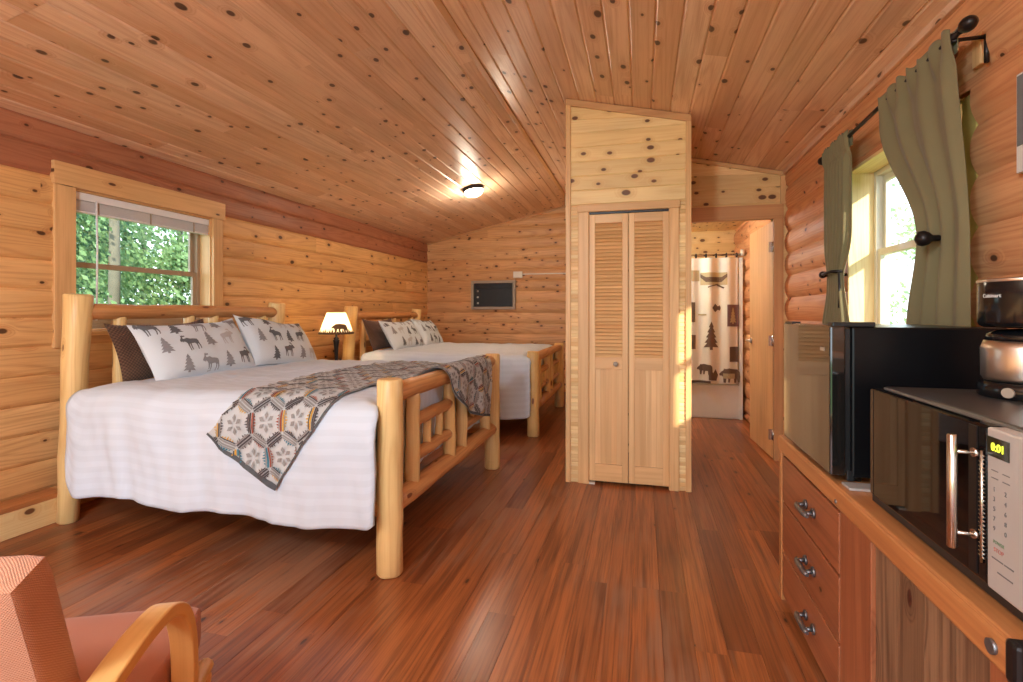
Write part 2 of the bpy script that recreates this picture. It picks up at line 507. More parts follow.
# ------------------------------------------------------------------ room numbers
H = 1.27
XL, XR = -3.60, 1.21
RX, RZ = -1.10, 3.01          # ridge
ZL, ZR = 2.46, 2.475          # eaves
YB, YF = -2.40, 8.08          # behind the camera, far wall
def zc(x):
    return RZ + (ZL - RZ) * (RX - x) / (RX - XL) if x < RX else RZ + (ZR - RZ) * (x - RX) / (XR - RX)

# ---- floor
mb = MB(); x = XL - .1; w = .118
while x < XR + .12:
    y = YB - rnd.random() * 1.5
    while y < YF + .1:
        L = .8 + rnd.random() * 1.9; y1 = min(y + L, YF + .1); y0 = max(y, YB - .1)
        if y1 > y0:
            tone = rnd.random(); ou, ov = rnd.random() * 60, rnd.random() * 60
            e = .0012; g = .0018
            V = []; 
            for (xx, zz) in ((x, -g), (x + e, 0), (x + w - e, 0), (x + w, -g)):
                V.append((xx, y0 + .0006, zz)); V.append((xx, y1 - .0006, zz))
            F = [(0, 2, 3, 1), (2, 4, 5, 3), (4, 6, 7, 5)]
            U = [[(V[i][1] + ou, V[i][0] - x + ov) for i in f] for f in F]
            mb.add(V, F, U, tone)
        y += L
    x += w
mb.box(XL - .1, XR + .15, YB - .1, YF + .1, -.12, -.004, 'y')
struct(mb.build('floor', M['floor']))

# ---- log courses
def courses(mb, p0, along, nrm, L, zb, bulge, holes=(), top=None, mi_of=None, joint=2.6, nrow=7, power=2.4, back=.14):
    p0, along, nrm = Vector(p0), Vector(along), Vector(nrm)
    for ci in range(len(zb) - 1):
        z0, z1 = zb[ci], zb[ci + 1]
        cuts = [0, L]
        s = rnd.random() * joint
        joints = []
        while s < L:
            if s > .3: joints.append(s)
            s += joint * (.6 + rnd.random() * .9)
        js = [0] + joints + [L]
        zs = [z0 + (z1 - z0) * (.5 - .5 * math.cos(PI * k / nrow)) for k in range(nrow + 1)]
        for h in holes:
            for zz in (h[2], h[3]):
                if z0 + .002 < zz < z1 - .002: zs.append(zz)
        zs = sorted(zs)
        for ji in range(len(js) - 1):
            a0, a1 = js[ji], js[ji + 1]
            tone = rnd.random(); ou, ov = rnd.random() * 60, rnd.random() * 60
            mi = mi_of(ci) if mi_of else 0
            for k in range(len(zs) - 1):
                za, zt = zs[k], zs[k + 1]; zm = (za + zt) / 2
                segs = [(a0, a1)]
                for h in holes:
                    if h[2] < zm < h[3]:
                        ns = []
                        for (q0, q1) in segs:
                            if h[1] <= q0 or h[0] >= q1: ns.append((q0, q1)); continue
                            if q0 < h[0]: ns.append((q0, h[0]))
                            if q1 > h[1]: ns.append((h[1], q1))
                        segs = ns
                for (q0, q1) in segs:
                    if q1 - q0 < 1e-4: continue
                    if top:
                        # keep the row under the sloping ceiling
                        pts = [q0 + (q1 - q0) * i / 60 for i in range(61)]
                        ok = [q for q in pts if top(q) > zm]
                        if not ok: continue
                        q0, q1 = min(ok), max(ok)
                    def P(q, z):
                        t = (z - z0) / (z1 - z0)
                        off = bulge * (1 - abs(2 * t - 1) ** power)
                        return p0 + along * q + nrm * off + Vector((0, 0, z))
                    V = [P(q0, za), P(q1, za), P(q1, zt), P(q0, zt)]
                    U = [[(q0 + ou, za + ov), (q1 + ou, za + ov), (q1 + ou, zt + ov), (q0 + ou, zt + ov)]]
                    mb.add(V, [(0, 1, 2, 3)], U, tone, mi, True)
    # outer skin
    zA, zB = zb[0], zb[-1]
    hs = sorted(holes)
    o = -back
    def Q(q, z): return p0 + along * q + nrm * o + Vector((0, 0, z))
    xs = [0] + [c for h in hs for c in (h[0], h[1])] + [L]
    for i in range(len(xs) - 1):
        rect = [(zA, zB)]
        for h in hs:
            if abs(xs[i] - h[0]) < 1e-6 and abs(xs[i + 1] - h[1]) < 1e-6: rect = [(zA, h[2]), (h[3], zB)]
        for (u0, u1) in rect:
            if u1 - u0 < 1e-3: continue
            V = [Q(xs[i], u0), Q(xs[i + 1], u0), Q(xs[i + 1], u1), Q(xs[i], u1)]
            mb.add(V, [(0, 3, 2, 1)], [[(xs[i], u0), (xs[i], u1), (xs[i + 1], u1), (xs[i + 1], u0)]], .5, 0)
    for h in hs:   # reveals through the wall
        for (qa, za, qb, zb2) in ((h[0], h[2], h[0], h[3]), (h[1], h[2], h[1], h[3]), (h[0], h[2], h[1], h[2]), (h[0], h[3], h[1], h[3])):
            a, b_ = p0 + along * qa + Vector((0, 0, za)), p0 + along * qb + Vector((0, 0, zb2))
            V = [a, b_, b_ - nrm * back, a - nrm * back]
            mb.add(V, [(0, 1, 2, 3)], [[(0, 0), (1, 0), (1, .1), (0, .1)]], .3, 0)

CH = .178
zleft = [0] + [1.42 - CH * k for k in range(7, 0, -1)] + [1.42 + CH * k for k in range(0, 5)] + [2.31, 2.47]
zleft = [z for z in zleft if z >= 0]
if zleft[1] < .05: zleft.pop(1)
LW = (2.474, 3.565, 1.15, 2.085)     # left window (y0,y1,z0,z1)
mb = MB()
courses(mb, (XL, YB, 0), (0, 1, 0), (1, 0, 0), YF - YB, zleft, .019, holes=[(LW[0] - YB, LW[1] - YB, LW[2], LW[3])],
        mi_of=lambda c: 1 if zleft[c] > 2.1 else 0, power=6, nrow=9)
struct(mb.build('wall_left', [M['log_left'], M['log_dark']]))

zr = [0, .07] + [.07 + .19 * k for k in range(1, 13)] + [2.49]
RW = (2.25, 3.40, 1.10, 2.105)
mb = MB()
courses(mb, (XR, YB, 0), (0, 1, 0), (-1, 0, 0), 7.3 - YB, zr, .028, holes=[(RW[0] - YB, RW[1] - YB, RW[2], RW[3])], power=2.2, nrow=9, joint=4.)
struct(mb.build('wall_right', [M['log_right']]))

zf = [0.03 + CH * k for k in range(0, 18)]; zf[0] = 0
mb = MB()
courses(mb, (XL, YF, 0), (1, 0, 0), (0, -1, 0), 3.2, zf, .018, top=lambda q: zc(XL + q) + .02, joint=5., power=2.6)
struct(mb.build('wall_far', [M['log_far']]))

# front wall behind the camera: wide unglazed opening, put in to let daylight through
FO = (-3.3, .9, .12, 2.2)
mb = MB()
courses(mb, (XL, YB, 0), (1, 0, 0), (0, 1, 0), XR - XL, zf, .018, holes=[(FO[0] - XL, FO[1] - XL, FO[2], FO[3])], top=lambda q: zc(XL + q) + .05, power=2.6)
struct(mb.build('wall_front', [M['log_left']]))

# ---- ceiling: tongue and groove boards on both slopes
def slope_boards(mb, xa, xb, y0, y1, zfun, w=.128, g=.007):
    n = max(1, round(abs(xb - xa) / w)); dx = (xb - xa) / n
    for i in range(n):
        x0 = xa + dx * i
        y = y0 - rnd.random() * 3
        while y < y1:
            L = 1.8 + rnd.random() * 2.6; a, b = max(y, y0), min(y + L, y1); y += L
            if b <= a: continue
            tone = rnd.random(); ou, ov = rnd.random() * 60, rnd.random() * 60
            prof = [(0, g), (.07, 0), (.93, 0), (1, g)]
            V = []
            for (t, dz) in prof:
                xx = x0 + dx * t
                V += [(xx, a + .0008, zfun(xx) + dz), (xx, b - .0008, zfun(xx) + dz)]
            F = [(0, 1, 3, 2), (2, 3, 5, 4), (4, 5, 7, 6)]
            U = [[(V[k][1] + ou, abs(V[k][0] - x0) + ov) for k in f] for f in F]
            mb.add(V, F, U, tone)
mb = MB()
slope_boards(mb, RX, XL - .02, YB, YF + .02, zc)
slope_boards(mb, RX, XR + .02, YB, YF + .02, zc)
for (xa, xb) in ((XL - .5, RX), (RX, XR + .5)):      # roof deck above the boards
    V = [(xa, YB - .3, zc(xa) + .12), (xb, YB - .3, zc(xb) + .12), (xb, YF + .3, zc(xb) + .12), (xa, YF + .3, zc(xa) + .12)]
    mb.add(V, [(0, 1, 2, 3)], [[(0, 0), (1, 0), (1, 1), (0, 1)]], .2)
struct(mb.build('ceiling', M['ceiling']))
# ridge batten, eave moulding
mb = MB(); mb.box(RX - .022, RX + .022, YB, YF - .01, RZ - .016, RZ + .004, 'y', .2)
struct(mb.build('trim_1', M['pine_trim_tan'], bevel=.004))
mb = MB(); mb.box(XR - .045, XR + .0, YB, 4.77, ZR - .022, ZR + .02, 'y', .4)
struct(mb.build('trim_2', M['ceiling'], bevel=.006))
def sloped_strip(mb, xa, xb, y0, y1, h, zoff=0., tone=.4):
    V = []
    for x in (xa, xb):
        for y in (y0, y1):
            for dz in (-h, 0): V.append((x, y, zc(x) + zoff + dz))
    F = [(0, 1, 3, 2), (4, 6, 7, 5), (0, 4, 5, 1), (2, 3, 7, 6), (0, 2, 6, 4), (1, 5, 7, 3)]
    mb.add(V, F, [[(V[i][0], V[i][2]) for i in f] for f in F], tone)
mb = MB(); sloped_strip(mb, XL + .02, RX, YF - .04, YF - .015, .03, tone=.8); sloped_strip(mb, RX, -.56, YF - .04, YF - .015, .03, tone=.8)
struct(mb.build('trim_3', M['pine_trim_tan'], bevel=.003))

# ---- closet box
CX0, CX1, CY = -.549, .33, 3.79
DX0, DX1, DZ = -.385, .19, 2.02
def panel_front(mb, x0, x1, y, z0, z1fun, w, mi, g=.004, th=.012):
    """horizontal V-groove boards facing -Y"""
    z = z0
    while True:
        zt = z + w
        zmax = max(z1fun(x0), z1fun(x1))
        if z >= zmax - .002: break
        zt = min(zt, zmax)
        tone = rnd.random(); ou, ov = rnd.random() * 60, rnd.random() * 60
        def cl(x, zz): return min(zz, z1fun(x))
        rows = [(z, y + g), (z + .006, y), (max(zt - .006, z + .007), y), (zt, y + g)]
        V = []
        for (zz, yy) in rows:
            V += [(x0, yy, cl(x0, zz)), (x1, yy, cl(x1, zz))]
        F = [(0, 1, 3, 2), (2, 3, 5, 4), (4, 5, 7, 6)]
        mb.add(V, F, [[(V[i][0] + ou, V[i][2] - z + ov) for i in f] for f in F], tone, mi)
        z = zt
mb = MB()
for (a, b) in ((CX0, DX0), (DX1, CX1)):
    panel_front(mb, a, b, CY, 0, lambda x: 2.08, .03, 1, g=.0035)
panel_front(mb, CX0, CX1, CY, 2.08, lambda x: zc(x), .107, 0)
# side skins and the strip over the door
def quad(mb, pts, mi=0, tone=.5, ax=(1, 2)):
    mb.add(pts, [(0, 1, 2, 3)], [[(p[ax[0]], p[ax[1]]) for p in pts]], tone, mi)
def side_boards(mb, x, y0, y1, ztop, w, mi, sgn):
    z = 0
    while z < ztop - .01:
        zt = min(z + w, ztop); tone = rnd.random(); o = rnd.random() * 50
        V = [(x, y0, z), (x, y1, z), (x, y1, zt - .003), (x, y0, zt - .003)]
        mb.add(V, [(0, 1, 2, 3) if sgn > 0 else (3, 2, 1, 0)], [[(V[i][1] + o, V[i][2] + o) for i in ((0, 1, 2, 3) if sgn > 0 else (3, 2, 1, 0))]], tone, mi)
        z = zt
side_boards(mb, CX1, CY + .004, 4.78, zc(CX1), .107, 0, 1)
side_boards(mb, CX0, CY + .004, YF, zc(CX0), .107, 0, -1)
# closet interior (dark behind the louvres): back and floor are the room's own boards
quad(mb, [(CX0 + .01, 4.72, 0), (CX1 - .01, 4.72, 0), (CX1 - .01, 4.72, zc(CX1)), (CX0 + .01, 4.72, zc(CX0))], 0)
quad(mb, [(DX0, CY + .006, 2.02), (DX1, CY + .006, 2.02), (DX1, CY + .006, 2.09), (DX0, CY + .006, 2.09)], 0)
struct(mb.build('wall_closet', [M['pine_yellow'], M['pine_strip']]))
mb = MB()
mb.box(CX0 - .008, CX0 + .03, CY - .014, CY + .03, 0, zc(CX0) - .01, 'z', .3)
mb.box(CX1 - .03, CX1 + .008, CY - .014, CY + .03, 0, zc(CX1) - .01, 'z', .5)
struct(mb.build('trim_4', M['pine_trim'], bevel=.003))
mb = MB(); sloped_strip(mb, CX0 - .006, CX1 + .006, CY - .016, CY + .004, .05, -.002, .7)
struct(mb.build('trim_5', M['pine_trim_tan'], bevel=.003))
mb = MB()   # door casing
mb.box(DX0 - .078, DX0, CY - .018, CY + .01, 0, DZ, 'z', .2)
mb.box(DX1, DX1 + .066, CY - .018, CY + .01, 0, DZ, 'z', .4)
mb.box(DX0 - .085, DX1 + .073, CY - .02, CY + .01, DZ, DZ + .055, 'x', .8)
mb.box(DX0 - .003, DX0 + .004, CY - .01, CY + .08, 0, DZ, 'z', .2); mb.box(DX1 - .004, DX1 + .003, CY - .01, CY + .08, 0, DZ, 'z', .2)
struct(mb.build('trim_6', M['pine_trim'], bevel=.003))

# ---- bifold closet door
door = bpy.data.objects.new('door_1', None); COL.objects.link(door); door.location = ((DX0 + DX1) / 2, CY, 0); struct(door, 'louvered bifold pine closet door with small round knob')
mb = MB(); mb.box(DX0 + .004, DX1 - .004, CY + .002, CY + .03, DZ - .014, DZ - .001, 'x'); mb.build('door_track', M['black_plastic'], door)
lw = (DX1 - DX0 - .012) / 2
for li in range(2):
    x0 = DX0 + .004 + li * (lw + .004); x1 = x0 + lw; y0, y1 = CY + .002, CY + .03
    lf = MB()
    st = .042
    lf.box(x0, x0 + st, y0, y1, .023, DZ - .018, 'z'); lf.box(x1 - st, x1, y0, y1, .023, DZ - .018, 'z')
    for (za, zb_) in ((DZ - .085, DZ - .018), (.855, .945), (.023, .15)):
        lf.box(x0 + st, x1 - st, y0, y1, za, zb_, 'x')
    o = lf.build('door_leaf', M['pine_door'], door, bevel=.002)
    pn = MB(); npl = 5
    for k in range(npl):
        a = x0 + st + (x1 - x0 - 2 * st) * k / npl; b = x0 + st + (x1 - x0 - 2 * st) * (k + 1) / npl
        pn.box(a, b, y0 + .01, y1 - .006, .15, .855, 'z')
    pn.build('door_panel', M['pine_door'], o, bevel=.001)
    lv = MB(); nl = 37
    for k in range(nl):
        z = .958 + (DZ - .1 - .958) * k / (nl - 1)
        m4 = Matrix.Translation((0, (y0 + y1) / 2, z)) @ Matrix.Rotation(R(50), 4, 'X')
        lv.box(x0 + st - .002, x1 - st + .002, -.0215, .0215, -.0035, .0035, 'x', mat4=m4)
    lv.build('louver_slats', M['pine_door'], o)
    if li == 0:
        kb = MB(); kb.lathe([(.007, 0), (.007, -.016), (.013, -.022), (.018, -.030), (.016, -.038), (.008, -.042)], (x1 - .088, y0, .897), 16, axis='y')
        kb.build('door_knob', M['ac_frame'], o)
mb = MB(); mb.box(DX0 + .004, DX0 + .045, CY - .012, CY + .03, 0, .012, 'x'); mb.build('floor_pivot', M['vinyl'], door)

# ---- partition to the bathroom with door opening
PY = 4.78
BX0, BX1, BZ = .37, 1.10, 2.09
mb = MB()
panel_front(mb, CX1, XR + .03, PY, BZ, lambda x: zc(x), .135, 0)
panel_front(mb, BX1, XR + .03, PY, 0, lambda x: BZ, .135, 0)
panel_front(mb, CX1, BX0, PY, 0, lambda x: BZ, .135, 0)
quad(mb, [(CX0, PY + .1, BZ), (XR + .03, PY + .1, BZ), (XR + .03, PY + .1, zc(XR)), (CX0, PY + .1, zc(CX0))], 0)
quad(mb, [(CX0, PY + .1, 0), (BX0, PY + .1, 0), (BX0, PY + .1, BZ), (CX0, PY + .1, BZ)], 0)
quad(mb, [(BX1, PY + .1, 0), (XR + .03, PY + .1, 0), (XR + .03, PY + .1, BZ), (BX1, PY + .1, BZ)], 0)
struct(mb.build('wall_bathroom', [M['pine_yellow']]))
mb = MB()
mb.box(BX0 - .05, BX0 + .02, PY - .02, PY + .12, 0, BZ, 'z', .3)
mb.box(BX1 - .005, BX1 + .07, PY - .02, PY + .01, 0, BZ, 'z', .6); mb.box(BX1 - .005, BX1 + .02, PY - .01, PY + .02, 0, BZ, 'z', .6)
mb.box(CX1 + .002, BX1 + .072, PY - .022, PY + .02, BZ - .01, BZ + .115, 'x', .9)
struct(mb.build('trim_7', M['pine_trim_tan'], bevel=.003))
mb = MB(); sloped_strip(mb, CX1 + .01, XR - .03, PY - .02, PY + .004, .035, -.002, .3); mb.box(XR - .06, XR - .02, PY - .022, PY + .004, BZ + .115, ZR - .03, 'z', .3)
struct(mb.build('trim_8', M['pine_trim'], bevel=.003))
# bathroom shell
mb = MB()
side_boards(mb, -.2, PY + .1, 7.26, 2.4, .13, 0, 1)
panel_front(mb, -.25, XR + .03, 7.25, 0, lambda x: 2.4, .13, 0)
struct(mb.build('wall_shower', [M['pine_yellow']]))
mb = MB()
slope_boards(mb, -.22, XR + .03, PY + .1, 7.26, lambda x: 2.37)
struct(mb.build('ceiling_bathroom', M['pine_yellow']))
# swung-open slab door
d2 = bpy.data.objects.new('door_2', None); COL.objects.link(d2); d2.location = (1.092, 4.775, 0); struct(d2, 'flat slab bathroom door swung open against the log wall')
ang = math.atan2(5.49 - 4.76, 1.052 - 1.094)
m4 = Matrix.Translation((1.094, 4.80, 0)) @ Matrix.Rotation(ang, 4, 'Z')
mb = MB(); mb.box(.0, .735, -.036, 0, .012, 2.065, 'z', .3, mat4=m4); mb.build('door_slab', M['slab_door'], d2, bevel=.002)
# hinges
for z in (.22, 1.03, 1.84):
    mb = MB(); mb.tube([(1.093, 4.772, z - .045), (1.093, 4.772, z + .045)], .007, 10); mb.box(1.062, 1.095, 4.785, 4.798, z - .045, z + .045, 'z')
    mb.build('door_hinge', M['chrome'], d2)
mb = MB()
c = m4 @ Vector((.67, 0, 1.0)); nrm = (m4.to_3x3() @ Vector((0, 1, 0))).normalized(); al = (m4.to_3x3() @ Vector((1, 0, 0))).normalized()
mb.tube([c, c + nrm * .012], .028, 16); mb.tube([c + nrm * .01, c + nrm * .05], .009, 10); mb.tube([c + nrm * .046 + al * .01, c + nrm * .046 - al * .105], .009, 10)
mb.build('door_lever', M['steel'], d2)

# ---- windows
def pane_box(name, x, y0, y1, z0, z1, parent):
    mb = MB(); mb.box(x - .003, x + .003, y0, y1, z0, z1, 'y'); return mb.build(name, M['glass'], parent)
def frame_rect(mb, x0, x1, y0, y1, z0, z1, t, tb=None):
    tb = tb or t
    mb.box(x0, x1, y0, y0 + t, z0, z1, 'z'); mb.box(x0, x1, y1 - t, y1, z0, z1, 'z')
    mb.box(x0, x1, y0 + t, y1 - t, z0, z0 + tb, 'y'); mb.box(x0, x1, y0 + t, y1 - t, z1 - t, z1, 'y')
def window(name, xin, sgn, y0, y1, z0, z1, zm, vin, label, double=True, casing=True):
    """sgn = direction to the outside along x"""
    w = bpy.data.objects.new(name, None); COL.objects.link(w); w.location = (xin, (y0 + y1) / 2, z0); struct(w, label)
    def X(a, b):
        a, b = xin + sgn * a, xin + sgn * b
        return (min(a, b), max(a, b))
    mb = MB(); frame_rect(mb, *X(.10, .17), y0, y1, z0, z1, .03)
    mb.build('window_frame', vin, w, bevel=.003)
    for (za, zb_, d) in ((zm - .018, z1 - .03, .145), (z0 + .03, zm + .018, .118)):
        mb = MB(); frame_rect(mb, *X(d - .012, d + .012), y0 + .03, y1 - .03, za, zb_, .038)
        s = mb.build('sash', vin, w, bevel=.003)
        pane_box('pane', xin + sgn * d, y0 + .068, y1 - .068, za + .038, zb_ - .038, s)
    return w, X
w1, X1 = window('window_1', XL, -1, LW[0] + .012, LW[1] - .012, LW[2] + .012, LW[3] - .012, 1.60, M['vinyl_tan'], 'double hung window over the near bed with white raised blind')
mb = MB()
xa, xb = XL + .004, XL + .034
mb.box(xa, xb, LW[0] - .125, LW[0], LW[2] - .1, LW[3], 'z', .2); mb.box(xa, xb, LW[1], LW[1] + .1, LW[2] - .1, LW[3], 'z', .5)
mb.box(xa, xb + .01, LW[0] - .135, LW[1] + .115, LW[3], LW[3] + .145, 'y', .2)
mb.box(xa, xb + .02, LW[0], LW[1], LW[2] - .03, LW[2], 'y', .5)
for (ya, yb) in ((LW[0], LW[0] + .012), (LW[1] - .012, LW[1])): mb.box(XL - .13, XL + .006, ya, yb, LW[2], LW[3], 'z', .1)
mb.box(XL - .13, XL + .006, LW[0], LW[1], LW[3] - .012, LW[3], 'y', .1); mb.box(XL - .13, XL + .006, LW[0], LW[1], LW[2], LW[2] + .012, 'y', .1)
struct(mb.build('trim_9', M['pine_trim'], bevel=.003))
w2, X2 = window('window_2', XR, 1, 2.38, RW[1] - .015, RW[2] + .015, RW[3] - .015, 1.62, M['vinyl'], 'double hung window behind the black fridge')
mb = MB()
for (ya, yb) in ((RW[1] - .015, RW[1] + .004), (2.36, 2.38)): mb.box(XR - .03, XR + .15, ya, yb, RW[2], RW[3], 'z', .1)
mb.box(XR - .03, XR + .15, 2.36, RW[1], RW[3] - .015, RW[3] + .004, 'y', .1); mb.box(XR - .03, XR + .15, 2.36, RW[1], RW[2] - .004, RW[2] + .015, 'y', .1)
struct(mb.build('trim_10', M['pine_strip'], bevel=.002))
# blind
bl = thing('window_blind', 'white mini blind pulled up to the top of the left window', 'blind', (XL + .0, 3.02, 2.0))
y0, y1 = LW[0] + .016, LW[1] - .016
simple_box('headrail', XL - .05, XL + .0, y0, y1, 2.02, 2.07, M['blind'], bl)
mb = MB()
for k in range(14): mb.box(XL - .045, XL - .004, y0 + .004, y1 - .004, 1.955 + k * .0044, 1.9575 + k * .0044, 'y')
mb.build('slat_stack', M['blind'], bl)
simple_box('bottom_rail', XL - .045, XL - .004, y0 + .004, y1 - .004, 1.938, 1.952, M['blind'], bl)
mb = MB(); mb.tube([(XL + .006, y0 + .13, 2.03), (XL + .006, y0 + .135, 1.7), (XL + .006, y0 + .13, 1.22)], .006, 8); mb.build('tilt_wand', M['blind'], bl)
for yy in (y0 + .15, (y0 + y1) / 2, y1 - .15):
    mb = MB(); mb.box(XL - .004, XL - .002, yy - .006, yy + .006, 1.94, 2.02, 'z'); mb.build('ladder_tape', M['ac_frame'], bl)

# ---- baseboard ledge left of the bed
stp = thing('wooden_step', 'low pine box step on the floor left of the near bed', 'step', (-3.5, 1.8, 0))
mb = MB(); mb.box(XL + .02, -3.44, .9, 2.325, 0, .15, 'y', .2); mb.build('step_front', M['pine_yellow'], stp, bevel=.004)
mb = MB(); mb.box(XL + .02, -3.437, .9, 2.328, .15, .18, 'y', .8); mb.build('step_top', M['cab_edge'], stp, bevel=.004)

# ------------------------------------------------------------------ beds
def log_pts(a, b, n=7, sag=.006, seed=0):
    a, b = Vector(a), Vector(b)
    r = []
    for i in range(n + 1):
        p = a.lerp(b, i / n)
        p += Vector((noise.noise(Vector((i * .7, seed, 1))), noise.noise(Vector((i * .7, seed, 5))), 0 if abs((b - a).z) > abs((b - a).y) + abs((b - a).x) else noise.noise(Vector((i * .7, seed, 9))))) * sag
        r.append(p)
    return r
def log(name, a, b, r0, r1, parent, m, n=7, seed=None, taper=None, nseg=18, wob=.08):
    seed = rnd.random() * 50 if seed is None else seed
    pts = log_pts(a, b, n, .008, seed)
    rad = [r0 + (r1 - r0) * i / n for i in range(n + 1)]
    if taper:       # whittled tenon ends
        rad[0] *= taper; rad[-1] *= taper
    mb = MB(); mb.tube(pts, rad, nseg, wob=wob, chamfer=.008)
    return mb.build(name, m, parent)
def end_frame(bed, x, ya, yb, zt, rp, zrail_top, zrail_bot, mids, lean=0., part='foot', sp=None):
    L = yb - ya
    log('%sboard_post' % part, (x - lean, ya, 0), (x, ya, zt), rp * (.72 if lean else 1), rp * .97, bed, M['log_peeled'], seed=3 + x + ya)
    log('%sboard_post' % part, (x - lean, yb, 0), (x, yb, zt * .985), rp, rp * .95, bed, M['log_peeled'], seed=9 + x + ya)
    log('%sboard_rail' % part, (x, ya + .03, zrail_top), (x, yb - .03, zrail_top), .05, .046, bed, M['log_rail'], n=9)
    log('%sboard_rail' % part, (x, ya + .03, zrail_bot), (x, yb - .03, zrail_bot), .055, .05, bed, M['log_rail'], n=9)
    S = [ya + L * t for t in (.145, .45, .58, .885)]
    for s in S:
        log('%sboard_spindle' % part, (x, s, zrail_bot), (x, s, sp or zrail_top), .041, .036, bed, M['log_peeled'], nseg=14, wob=.14)
    for (a, b) in ((S[0], S[1]), (S[2], S[3])):
        for z in mids:
            log('%sboard_rung' % part, (x, a, z), (x, b, z + .01), .036, .034, bed, M['log_rail'], nseg=14, wob=.1)
        for t in (.36, .68):
            y = a + (b - a) * t
            log('%sboard_baluster' % part, (x, y, mids[0]), (x, y, mids[1]), .024, .022, bed, M['log_peeled'], nseg=12, n=4, wob=.1)
def make_bed(label, fx, hx, ya, yb, fh, hh, hya, hyb):
    bed = thing('log_bed', label, 'bed', ((fx + hx) / 2, (ya + yb) / 2, 0), 'peeled log beds')
    k = fh / .95
    end_frame(bed, fx, ya, yb, fh, .064, .875 * k, .33 * k, (.50 * k, .69 * k), part='foot')
    end_frame(bed, hx, hya, hyb, hh, .075, hh - .105, .62, (.90, 1.1), lean=.085, part='head')
    for (a, b) in ((ya, hya), (yb, hyb)):
        log('side_rail', (fx - .03, a, .33), (hx + .03, b, .33), .055, .055, bed, M['log_rail'], n=9)
    return bed
bed1 = make_bed('log bed nearest the window, with a tall leaning log post at its head', -1.19, -3.30, 2.235, 3.97, .95, 1.384, 2.30, 4.02)
bed2 = make_bed('log bed standing in the far corner past the bedside lamp', -1.09, -3.20, 5.11, 6.80, .875, 1.345, 5.10, 6.82)

def mattress(lbl, x0, x1, y0, y1, top):
    t = thing('mattress', lbl, 'mattress', ((x0 + x1) / 2, (y0 + y1) / 2, .4), 'mattresses under the comforters')
    simple_box('box_spring', x0 + .01, x1 - .01, y0 + .01, y1 - .01, .40, .60, M['mattress'], t, bevel=.03)
    simple_box('mattress_pad', x0, x1, y0, y1, .605, top - .035, M['mattress'], t, bevel=.05)
mattress('white mattress under the near white comforter, beneath the patterned throw', -3.2, -1.30, 2.31, 3.89, .86)
mattress('white mattress under the far white comforter, in the corner', -3.1, -1.20, 5.19, 6.72, .85)

def sstep(a, b, x):
    t = max(0, min(1, (x - a) / (b - a))); return t * t * (3 - 2 * t)
class Cover:
    """comforter surface: x along the bed (negative = head), b = unfolded distance across from the centre line"""
    def __init__(s, x0, x1, yc, W, top, hem, seed):
        s.x0, s.x1, s.yc, s.W, s.top, s.hem, s.seed = x0, x1, yc, W, top, hem, seed
        s.Rr = .13
    def drop_len(s): return s.top - s.hem
    def total(s): return s.W - s.Rr + s.Rr * PI / 2 + (s.top - s.Rr - s.hem)
    def base(s, x, b):
        sg = -1 if b < 0 else 1; d = abs(b); W, Rr = s.W, s.Rr
        n = Vector((noise.noise(Vector((x * 3.1, b * 3.1, s.seed))), noise.noise(Vector((x * 7, b * 5, s.seed + 4))), 0))
        if d < W - Rr:
            y, z, ny, nz = d, s.top, 0, 1
        elif d < W - Rr + Rr * PI / 2:
            a = (d - W + Rr) / Rr; y = W - Rr + Rr * math.sin(a); z = s.top - Rr + Rr * math.cos(a); ny, nz = math.sin(a), math.cos(a)
        else:
            y = W; z = s.top - Rr - (d - (W - Rr + Rr * PI / 2)); ny, nz = 1, 0
        # soft crown, creases and hanging folds
        crown = .012 * (1 - (min(d, W) / W) ** 2)
        wr = .010 * n.x + .006 * n.y
        side = sstep(W - Rr, W + .25, d)
        u = x * 1.0 + .25 * noise.noise(Vector((x * 1.2, b * 1.5, s.seed + 2)))
        fold = side * (.010 * math.sin(u * 9 + s.seed) + .030 * noise.noise(Vector((x * 5.5, b * 1.4, s.seed))) + .014 * noise.noise(Vector((x * 14 + b * 3, b * 3, s.seed + 3))))
        crease = .016 * abs(noise.noise(Vector((x * 4 + b * 2.5, b * 4 - x * 2, s.seed + 8)))) + .008 * abs(noise.noise(Vector((x * 11 - b * 4, b * 7 + x * 3, s.seed + 15)))) 
        off = wr + fold - crease + .02 * side
        z += crown
        return Vector((x, s.yc + sg * (y + ny * off), z + nz * off)), Vector((0, sg * ny, nz))
    def pt(s, x, b, off=0.):
        p, n = s.base(x, b)
        # foot end dips behind the footboard, only on the flat part
        fl = 1 - sstep(s.W - s.Rr * 1.2, s.W + .02, abs(b))
        e = sstep(s.x1 - .10, s.x1, x)
        p.z -= e ** 3 * fl * .03
        p.x += .058 * (1 - fl) * sstep(s.x1 - .35, s.x1, x) * (1 if b < 0 else .4)
        e2 = sstep(s.x0 + .12, s.x0, x)
        p.z -= e2 * .03 * fl
        return p + n * off
